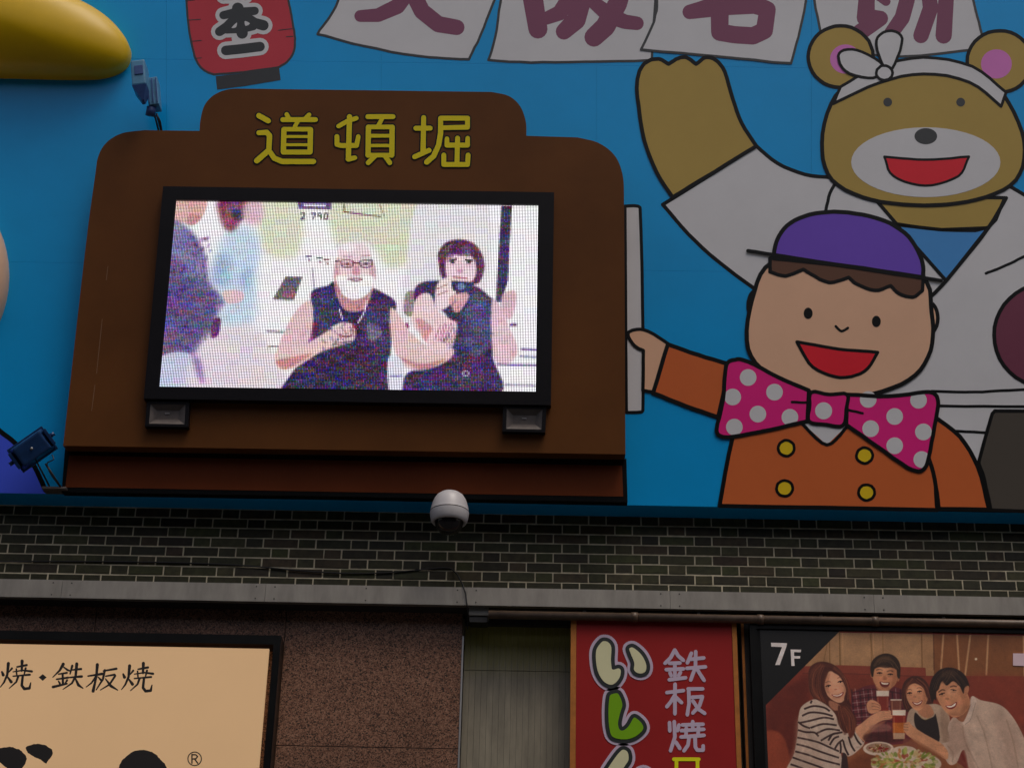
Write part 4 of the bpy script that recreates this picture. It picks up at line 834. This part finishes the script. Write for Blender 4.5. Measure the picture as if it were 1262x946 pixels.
pg([(0, 0), (850, 0), (850, 260), (0, 260)], (150, 108, 72), 0, 1, False); pg([(840, 0), (1500, 0), (1500, 260), (840, 260)], (116, 68, 36), 0, 1, False)
pg([(340, 40), (780, 45), (780, 190), (340, 185)], (160, 120, 84), 12, .7, False)
for x_, c_, w_ in ((350, (110, 76, 40), 4), (398, (104, 72, 36), 5), (412, (176, 132, 90), 3), (545, (124, 84, 46), 4), (556, (176, 132, 90), 3), (600, (130, 90, 52), 3), (782, (112, 74, 40), 5), (838, (90, 52, 28), 6)): ln([(x_, 30), (x_+3, 210)], w_, c_, 1)
ln([(540, 40), (560, 190)], 3, (120, 84, 48), 1); ln([(345, 60), (320, 190)], 3, (120, 84, 48), 1)
for a, b in (((885, 35), (873, 205)), ((948, 35), (958, 215)), ((1012, 35), (986, 235)), ((1095, 40), (1085, 235)), ((1260, 40), (1264, 240)), ((1360, 40), (1350, 240))): ln([a, b], 9, (168, 122, 84), 1)
el(1037, 158, 6, 6, (200, 180, 150), 1)
pg([(0, 420), (235, 192), (400, 187), (800, 199), (803, 236), (1500, 240), (1500, 900), (0, 900)], (112, 45, 30), 0, 1, False)
pg([(235, 192), (400, 187), (800, 199), (802, 238), (235, 225)], (120, 52, 36), 1, 1, False); ln([(225, 224), (420, 226), (800, 240)], 4, (82, 30, 20), 1, .8)
pg([(60, 380), (160, 280), (240, 240), (260, 330), (230, 500), (140, 640), (60, 669)], (86, 30, 20), 12, .9); pg([(40, 510), (110, 500), (150, 560), (165, 700), (40, 700)], (134, 58, 36), 4)
pg([(1020, 240), (1262, 250), (1500, 260), (1500, 500), (1150, 350)], (120, 48, 30), 20, .8); pg([(960, 590), (1000, 560), (1060, 720), (950, 720)], (100, 30, 22), 3)
# table
pg([(380, 700), (430, 600), (520, 556), (700, 530), (800, 560), (920, 620), (1000, 720), (380, 760)], (124, 70, 42), 1); pg([(400, 680), (520, 600), (650, 640), (600, 720), (400, 760)], (104, 52, 30), 6, .7)
# man at the back in a checked shirt
pg([(452, 335), (500, 292), (560, 278), (640, 285), (700, 310), (730, 400), (720, 545), (520, 545), (470, 470)], (92, 34, 38), 1)
for i in range(7): ln([(455+i*38, 300+10*(i % 2)), (475+i*36, 540)], 7, (44, 20, 26), 1, .7); ln([(470+i*38, 295), (490+i*36, 430)], 3, (168, 146, 140), 1, .75)
for i in range(7): ln([(455, 315+i*34), (560, 300+i*36), (700, 322+i*34)], 7, (50, 20, 24), 1, .6); ln([(458, 330+i*34), (555, 316+i*36)], 3, (164, 140, 132), 1, .7)
pg([(570, 275), (640, 275), (632, 305), (606, 318), (578, 305)], (152, 96, 66), 2)
pg([(551, 225), (556, 185), (600, 175), (655, 180), (668, 215), (666, 262), (645, 290), (612, 306), (578, 292), (557, 262)], (178, 118, 82), 1); pg([(640, 200), (668, 215), (664, 262), (640, 292), (645, 250)], (150, 92, 62), 3, .8)
el(550, 232, 7, 15, (160, 100, 68)); el(672, 248, 7, 15, (150, 92, 62))
pg([(548, 240), (542, 200), (552, 165), (582, 140), (622, 132), (660, 148), (682, 186), (680, 248), (668, 240), (664, 208), (640, 198), (610, 200), (585, 196), (562, 206), (556, 238)], (42, 26, 16), 1); pg([(570, 165), (610, 145), (640, 160), (600, 175)], (74, 48, 30), 5, .7)
for x_, y_ in ((586, 224), (636, 230)): ln([(x_-13, y_+1), (x_, y_-3), (x_+12, y_+1)], 5, (46, 24, 18)); ln([(x_-16, y_-14), (x_, y_-18), (x_+14, y_-13)], 4, (58, 34, 22), 1, .8)
pg([(606, 236), (600, 250), (612, 254), (620, 248)], (146, 88, 60), 2, .8); el(608, 252, 10, 3.5, (140, 80, 56), 1, .7)
pg([(586, 264), (608, 268), (632, 268), (626, 286), (608, 291), (592, 283)], (96, 32, 28), 0); pg([(592, 266), (608, 270), (627, 270), (622, 277), (600, 276)], (208, 188, 168), 0)
# woman at the left, long hair, striped top
pg([(252, 240), (258, 200), (285, 176), (325, 170), (370, 184), (405, 215), (430, 262), (440, 330), (455, 400), (478, 440), (470, 500), (430, 540), (395, 470), (350, 400), (290, 360), (258, 310)], (74, 34, 24), 1)
pg([(262, 230), (290, 190), (330, 190), (300, 260), (310, 340), (275, 320)], (108, 54, 38), 6, .8)
pg([(270, 348), (300, 352), (345, 380), (380, 420), (395, 470), (430, 505), (478, 484), (515, 545), (480, 590), (440, 614), (405, 600), (412, 720), (150, 720), (185, 600), (202, 500), (205, 430), (220, 380)], (178, 154, 136), 1)
pg([(205, 430), (260, 500), (300, 560), (310, 700), (170, 700), (190, 560)], (158, 130, 112), 10, .6)
DK = (52, 32, 30)
for s in ([(268, 352), (262, 366)], [(232, 392), (275, 378), (325, 385), (352, 402)], [(222, 424), (262, 408), (320, 412), (366, 425)], [(214, 456), (262, 446), (325, 432), (372, 440)], [(262, 480), (320, 462), (385, 468)], [(286, 508), (340, 486), (400, 492)], [(310, 540), (360, 512), (412, 500)], [(204, 452), (228, 470), (260, 482)],
          [(203, 490), (240, 500), (280, 502), (300, 520)], [(200, 525), (250, 535), (300, 548), (345, 568), (395, 590)], [(196, 556), (250, 570), (310, 592), (395, 620)], [(190, 590), (250, 606), (310, 628), (400, 652)], [(178, 618), (240, 640), (310, 665), (360, 690)], [(168, 650), (220, 668), (270, 695)],
          [(352, 560), (372, 530), (395, 520)], [(372, 585), (392, 552), (415, 535)], [(402, 600), (404, 570), (400, 545)], [(415, 540), (424, 575), (440, 608)], [(440, 520), (452, 560), (470, 590)], [(462, 500), (482, 540), (500, 560)], [(476, 488), (496, 520), (512, 545)], [(345, 540), (365, 510), (390, 505)]): ln(s, 9, DK, 0, .95)
pg([(412, 600), (432, 610), (440, 720), (405, 720)], (52, 34, 32), 1)
pg([(340, 235), (352, 215), (385, 222), (412, 248), (430, 292), (430, 330), (412, 358), (390, 362), (362, 348), (338, 322), (328, 280)], (198, 142, 110), 1)
pg([(336, 240), (352, 222), (345, 290), (356, 330), (334, 310), (328, 275)], (160, 100, 72), 4, .7); pg([(405, 250), (430, 295), (428, 335), (408, 352), (415, 300)], (176, 118, 88), 4, .6); el(392, 300, 14, 10, (214, 154, 124), 4, .8)
pg([(352, 200), (330, 225), (322, 280), (338, 330), (300, 330), (280, 260), (310, 200)], (68, 30, 22), 1); pg([(348, 196), (372, 206), (410, 238), (436, 300), (438, 345), (455, 380), (420, 350), (428, 300), (400, 242), (366, 218)], (66, 28, 22), 1)
for x_, y_, r_ in ((345, 284, 0), (401, 264, 0)): ln([(x_-12, y_+3), (x_, y_-3), (x_+12, y_-2)], 5, (40, 20, 18)); el(x_+1, y_+1, 4.5, 4.5, (34, 18, 16), 0); ln([(x_-14, y_-15), (x_, y_-21), (x_+13, y_-18)], 3, (98, 54, 40), 1, .8)
el(380, 300, 8, 4, (156, 96, 74), 1, .7); pg([(360, 324), (388, 325), (416, 312), (412, 328), (392, 338), (372, 334)], (140, 56, 48), 0); pg([(366, 326), (390, 327), (411, 317), (406, 326), (390, 333), (374, 331)], (226, 206, 190), 0)
pg([(350, 352), (390, 366), (405, 385), (380, 400), (352, 380)], (160, 104, 78), 2, .9)
pg([(392, 380), (430, 385), (462, 430), (472, 490), (448, 530), (430, 480), (405, 450)], (88, 40, 28), 2); ln([(420, 380), (440, 430), (445, 500)], 8, (112, 54, 36), 3, .7); ln([(380, 400), (405, 450), (420, 490)], 8, (66, 30, 22), 2, .8)
pg([(470, 490), (505, 455), (550, 420), (600, 398), (640, 400), (648, 418), (640, 438), (600, 446), (560, 470), (525, 520), (512, 545)], (190, 132, 98), 1); pg([(505, 520), (560, 468), (620, 445), (560, 490), (520, 535)], (146, 92, 64), 3, .8)
for k in range(4): ln([(600+k*2, 405+k*10), (625, 404+k*10), (646, 408+k*9)], 2.5, (140, 84, 60), 0, .7)
# woman in a pale jacket
pg([(692, 350), (690, 300), (705, 260), (740, 238), (780, 244), (812, 275), (828, 330), (838, 390), (800, 400), (740, 405), (705, 400)], (62, 30, 22), 1)
pg([(724, 400), (770, 380), (850, 368), (900, 400), (916, 450), (915, 560), (800, 540), (740, 470), (712, 470)], (160, 132, 110), 1); pg([(870, 390), (910, 440), (910, 540), (880, 540)], (134, 104, 84), 4, .7)
pg([(752, 408), (790, 440), (835, 430), (848, 416), (866, 540), (800, 530), (752, 470)], (36, 26, 24), 1); pg([(770, 380), (815, 370), (840, 410), (822, 432), (792, 430), (766, 408)], (160, 106, 76), 1); ln([(775, 425), (800, 442), (822, 428)], 3, (150, 120, 70), 0, .8)
pg([(706, 305), (720, 280), (752, 268), (788, 285), (808, 320), (808, 352), (790, 385), (765, 400), (738, 385), (716, 350)], (188, 128, 92), 1); pg([(780, 290), (810, 325), (806, 360), (782, 390), (790, 340)], (152, 96, 66), 4, .8)
pg([(700, 320), (710, 270), (745, 250), (790, 262), (818, 310), (826, 350), (805, 330), (788, 292), (752, 272), (722, 284), (708, 310), (708, 345)], (74, 36, 26), 1)
for x_, y_ in ((726, 318), (772, 310)): ln([(x_-11, y_+2), (x_, y_-3), (x_+11, y_)], 5, (42, 22, 18)); ln([(x_-13, y_-14), (x_, y_-18), (x_+12, y_-14)], 3, (80, 46, 32), 1, .8)
el(750, 335, 8, 4, (146, 90, 64), 1, .7); pg([(738, 358), (762, 362), (786, 350), (780, 368), (762, 376), (746, 370)], (132, 48, 42), 0); pg([(744, 361), (763, 365), (782, 355), (776, 365), (760, 371), (750, 367)], (222, 202, 184), 0)
# man in a white shirt
pg([(930, 430), (965, 440), (1000, 380), (1018, 332), (1060, 350), (1140, 368), (1190, 405), (1240, 480), (1290, 600), (1320, 760), (1050, 760), (985, 585), (945, 645), (905, 645), (875, 560), (915, 540), (905, 478)], (176, 148, 128), 1)
pg([(930, 440), (975, 470), (1010, 600), (1050, 720), (1010, 700), (975, 580), (930, 620), (905, 560)], (152, 120, 102), 5, .7); pg([(1120, 400), (1180, 430), (1240, 560), (1200, 720), (1150, 560)], (160, 130, 112), 12, .7)
for s in ([(975, 470), (985, 540), (1030, 640)], [(1040, 420), (1080, 520), (1120, 700)], [(1180, 440), (1215, 560), (1240, 700)], [(990, 560), (1040, 650), (1070, 740)], [(900, 560), (930, 600), (925, 640)]): ln(s, 4, (132, 102, 84), 2, .7)
pg([(1018, 332), (1040, 360), (1010, 450), (985, 466), (975, 450), (1005, 400)], (190, 164, 146), 0); ln([(1036, 362), (1012, 440), (986, 464)], 3, (128, 98, 80), 1, .8); pg([(962, 425), (1000, 385), (1012, 372), (990, 430), (975, 452), (950, 440)], (136, 84, 58), 1)
pg([(848, 320), (862, 280), (900, 250), (950, 268), (985, 300), (1008, 350), (1000, 390), (972, 420), (938, 432), (905, 415), (872, 375)], (184, 124, 88), 1); pg([(955, 290), (1005, 345), (998, 392), (960, 424), (975, 370)], (150, 96, 66), 4, .8); el(993, 302, 11, 24, (158, 102, 72), 1, 1, .2)
pg([(832, 360), (818, 310), (828, 255), (858, 215), (900, 198), (950, 206), (990, 240), (1008, 290), (1000, 282), (984, 292), (978, 320), (960, 285), (930, 262), (900, 282), (878, 262), (862, 300), (852, 312), (850, 352), (842, 345)], (36, 22, 16), 1); pg([(870, 225), (920, 208), (950, 230), (900, 245)], (66, 44, 30), 6, .7)
for x_, y_, a_ in ((878, 322, 4), (932, 304, -3)): ln([(x_-14, y_+a_), (x_, y_-3), (x_+13, y_-1-a_)], 5, (44, 24, 18)); ln([(x_-17, y_-12+a_), (x_, y_-20), (x_+15, y_-17)], 5, (58, 34, 24), 1, .85)
el(902, 344, 10, 5, (140, 86, 60), 1, .7); pg([(894, 376), (920, 374), (946, 358), (944, 378), (925, 392), (906, 390)], (120, 42, 38), 0); pg([(899, 377), (921, 377), (942, 363), (938, 376), (922, 384), (908, 384)], (228, 208, 192), 0)
pg([(700, 468), (722, 455), (745, 475), (800, 510), (870, 550), (905, 590), (900, 628), (850, 600), (780, 562), (735, 530), (700, 498)], (186, 128, 92), 1); pg([(735, 528), (800, 562), (895, 622), (850, 604), (770, 560)], (140, 86, 58), 3, .8); pg([(700, 530), (740, 540), (765, 560), (740, 590), (700, 570)], (120, 66, 50), 3, .7)
# glasses
def glass(x0_, x1_, y0_, y1_, beer, amb=None, foam=26):
    pg([(x0_, y0_), (x1_, y0_), (x1_-3, y1_), (x0_+3, y1_)], beer, 0, .95, False)
    if amb: pg([(x0_+2, (y0_+y1_)*.5-8), (x1_-2, (y0_+y1_)*.5-8), (x1_-3, y1_-28), (x0_+3, y1_-28)], amb, 2, .9, False); pg([(x0_+3, y1_-28), (x1_-3, y1_-28), (x1_-5, y1_), (x0_+5, y1_)], (170, 140, 110), 1, .9, False)
    pg([(x0_, y0_), (x1_, y0_), (x1_-1, y0_+foam), (x0_+1, y0_+foam)], (206, 186, 166), 1, 1, False); ln([(x0_+8, y0_+foam+4), (x0_+9, y1_-10)], 4, (196, 140, 100), 1, .5); ln([(x1_-8, y0_+foam+4), (x1_-9, y1_-16)], 3, (210, 170, 130), 1, .4)
glass(570, 630, 306, 400, (120, 42, 32)); glass(636, 690, 346, 420, (112, 60, 46), None, 6)
pg([(524, 372), (540, 350), (562, 352), (588, 372), (590, 398), (560, 412), (534, 408)], (188, 128, 94), 1)
for k in range(3): ln([(548, 366+k*13), (570, 368+k*13), (588, 378+k*10)], 3, (140, 84, 58), 0, .8)
pg([(540, 470), (620, 462), (640, 490), (560, 500)], (150, 100, 84), 3, .6); pg([(520, 510), (640, 500), (700, 530), (650, 550), (520, 545)], (60, 28, 24), 3, .7)
glass(645, 708, 396, 532, (122, 34, 22), (176, 96, 34)); pg([(700, 462), (724, 452), (732, 470), (724, 498), (702, 498)], (190, 132, 96), 1)
for k in range(3): ln([(696, 462+k*13), (720, 466+k*12)], 3, (140, 84, 58), 0, .8)
# food
el(580, 577, 72, 33, (196, 172, 152), 1); el(580, 574, 58, 23, (150, 116, 92), 1)
for k in range(46):
    a_, r_ = random.uniform(0, 6.28), random.uniform(0, 1)**.5; el(580+48*r_*math.cos(a_), 575+17*r_*math.sin(a_), random.uniform(4, 8), random.uniform(2, 5), random.choice([(140, 34, 28), (112, 26, 22), (186, 150, 112), (120, 92, 46)]), 0, .9, a_)
el(710, 650, 165, 62, (186, 164, 142), 2); el(700, 590, 60, 26, (184, 160, 138), 1)
for k in range(170):
    a_, r_ = random.uniform(0, 6.28), random.uniform(0, 1)**.5; el(705+150*r_*math.cos(a_), 640+55*r_*math.sin(a_), random.uniform(7, 18), random.uniform(4, 9), random.choice([(120, 130, 40), (150, 152, 70), (96, 110, 36), (178, 150, 100), (160, 96, 50), (190, 170, 130), (140, 60, 40)]), 1, .8, a_)
def strands(paths, n, cols, w=1.6, jit=9, al=.45):
    for k in range(n):
        p = random.choice(paths); ox_, oy_ = random.gauss(0, jit), random.gauss(0, jit*.5); ln([(x+ox_*(.4+.6*i/len(p)), y+oy_) for i, (x, y) in enumerate(p)], random.uniform(.7, 1.4)*w, random.choice(cols), 0, al)
HB = [(40, 16, 12), (110, 56, 38), (138, 76, 50), (58, 26, 20)]
strands([[(310, 185), (275, 230), (272, 300), (300, 345)], [(320, 190), (300, 240), (302, 310), (322, 360)]], 46, HB)
strands([[(370, 200), (415, 240), (436, 300), (440, 350)], [(405, 385), (430, 430), (440, 500)], [(425, 385), (455, 430), (462, 490)], [(395, 380), (408, 440), (430, 510)]], 80, HB, jit=8)
strands([[(560, 190), (590, 155), (630, 150)], [(600, 160), (640, 165), (668, 205)], [(580, 180), (610, 160), (650, 180)]], 46, [(20, 12, 8), (74, 50, 32), (92, 66, 44)], jit=8)
strands([[(740, 250), (712, 290), (702, 350), (715, 390)], [(760, 250), (800, 285), (818, 340)]], 50, HB, jit=7)
strands([[(900, 215), (860, 250), (842, 300)], [(920, 212), (905, 245), (885, 270)], [(930, 212), (965, 245), (990, 285)], [(900, 225), (930, 240), (960, 280)]], 60, [(18, 10, 8), (66, 44, 32), (84, 58, 42)], jit=9)
for k in range(70):
    x_, y_ = random.uniform(940, 1240), random.uniform(420, 690); ln([(x_, y_), (x_+random.uniform(10, 30), y_+random.uniform(30, 90))], random.uniform(3, 9), random.choice([(148, 118, 100), (194, 168, 150), (160, 130, 112)]), 4, .28)
for k in range(40):
    x_, y_ = random.uniform(200, 400), random.uniform(400, 660); ln([(x_, y_), (x_+random.uniform(-30, 30), y_+random.uniform(20, 60))], random.uniform(4, 10), random.choice([(150, 124, 106), (196, 174, 156)]), 4, .3)
for fx_, fy_, r_ in ((380, 285, 46), (612, 235, 50), (760, 325, 44), (930, 345, 62)):
    el(fx_-r_*.15, fy_-r_*.55, r_*.45, r_*.25, (214, 158, 122), 8, .5); el(fx_-r_*.45, fy_+r_*.35, r_*.28, r_*.2, (206, 128, 96), 6, .5); el(fx_+r_*.5, fy_+r_*.25, r_*.25, r_*.2, (198, 120, 90), 6, .45); el(fx_+r_*.05, fy_+r_*1.15, r_*.5, r_*.14, (128, 78, 56), 5, .5)
for x_, y_ in ((586, 224), (636, 230), (726, 318), (772, 310), (878, 322), (932, 304)): el(x_, y_+1, 4.5, 3.2, (28, 14, 12), 0, .85); el(x_, y_+9, 12, 4, (150, 96, 68), 2, .6)
for k in range(60):
    x_, y_ = random.uniform(450, 940), random.uniform(560, 680); ln([(x_, y_), (x_+random.uniform(-40, 40), y_+random.uniform(-4, 4))], random.uniform(2, 5), random.choice([(150, 92, 58), (96, 50, 30)]), 2, .2)
for k in range(60):
    x_, y_ = random.uniform(860, 1400), random.uniform(40, 230); ln([(x_, y_), (x_+random.uniform(-4, 4), y_+random.uniform(20, 60))], 2, random.choice([(96, 56, 30), (134, 84, 48)]), 1, .3)
# black corner, drawn on the print
pg([(-40, -40), (398, 24), (396, 30), (52, 374), (40, 374), (-40, 900)], (4, 4, 4), 0, 1, False)
pg([(-40, 300), (52, 370), (66, 720), (-40, 720)], (4, 4, 4), 0, 1, False)
ln([(396, 31), (800, 38), (1500, 50)], 5, (130, 20, 22), 0)
pg([(-40, -60), (396, -60), (1600, -60), (1600, 40), (396, 27), (-40, 20)], (6, 5, 5), 0, 1, False)
pg([(76, 81), (152, 83), (150, 98), (118, 186), (96, 186), (128, 102), (78, 100)], (205, 195, 190), 0, 1, False)
pg([(168, 113), (218, 114), (217, 126), (185, 126), (185, 143), (214, 144), (213, 156), (185, 156), (188, 190), (172, 190)], (205, 195, 190), 0, 1, False)
lowf = np.zeros((PH, PW))
for st_, am_ in ((40, .035), (14, .02), (4, .022)):
    g_ = RNG.normal(0, 1, (PH//st_+3, PW//st_+3)); yy = np.arange(PH)/st_; xx = np.arange(PW)/st_; y0_ = yy.astype(int); x0_ = xx.astype(int); fy = (yy-y0_)[:, None]; fx = (xx-x0_)[None, :]
    lowf += am_*((g_[y0_][:, x0_]*(1-fx)+g_[y0_][:, x0_+1]*fx)*(1-fy)+(g_[y0_+1][:, x0_]*(1-fx)+g_[y0_+1][:, x0_+1]*fx)*fy)
a_ = np.clip(cp.a*(1+lowf[..., None]) + RNG.normal(0, 5.0, cp.a.shape[:2]+(1,)), 0, 255)/255
im = bpy.data.images.new('toast_print', PW, PH, float_buffer=False); buf = np.ones((PH, PW, 4), np.float32); buf[..., :3] = a_[::-1]; im.pixels.foreach_set(buf.ravel()); im.update(); im.pack()
pmx = bpy.data.materials.new('photo_print'); pmx.use_nodes = True; n_ = pmx.node_tree.nodes; L = pmx.node_tree.links.new; b_ = n_['Principled BSDF']; it_ = n_.new('ShaderNodeTexImage'); it_.image = im; it_.interpolation = 'Cubic'; it_.extension = 'EXTEND'
vm = n_.new('ShaderNodeVectorMath'); vm.operation = 'SCALE'; vm.inputs['Scale'].default_value = 1.8; L(it_.outputs[0], vm.inputs[0]); L(vm.outputs[0], b_.inputs['Base Color']); b_.inputs['Roughness'].default_value = .35
PRINT_GAIN = vm
v = [Vector((cx0, D-PP, cz0)), Vector((cx1, D-PP, cz0)), Vector((cx1, D-PP, cz1)), Vector((cx0, D-PP, cz1))]; v += [q+Y*.002 for q in v]
o = mk('photo_print', v, [[0, 1, 2, 3], [7, 6, 5, 4], [0, 4, 5, 1], [1, 5, 6, 2], [2, 6, 7, 3], [3, 7, 4, 0]], pmx, ps_)
uv = o.data.uv_layers.new(name='UVMap')
for lp in o.data.loops:
    i = lp.vertex_index % 4; uv.data[lp.index].uv = [(0, 0), (1, 0), (1, 1), (0, 1)][i]
a = P(1248, 805, 'w', PO+.01); b = P(1275, 820, 'w', PO+.01)
sheet('paper_tab', [[(1248.5, 804.5), (1275, 805), (1275, 820.5), (1248.5, 819.5)]], M['paper_tab'], ps_, 'w', PP+.004, .003)
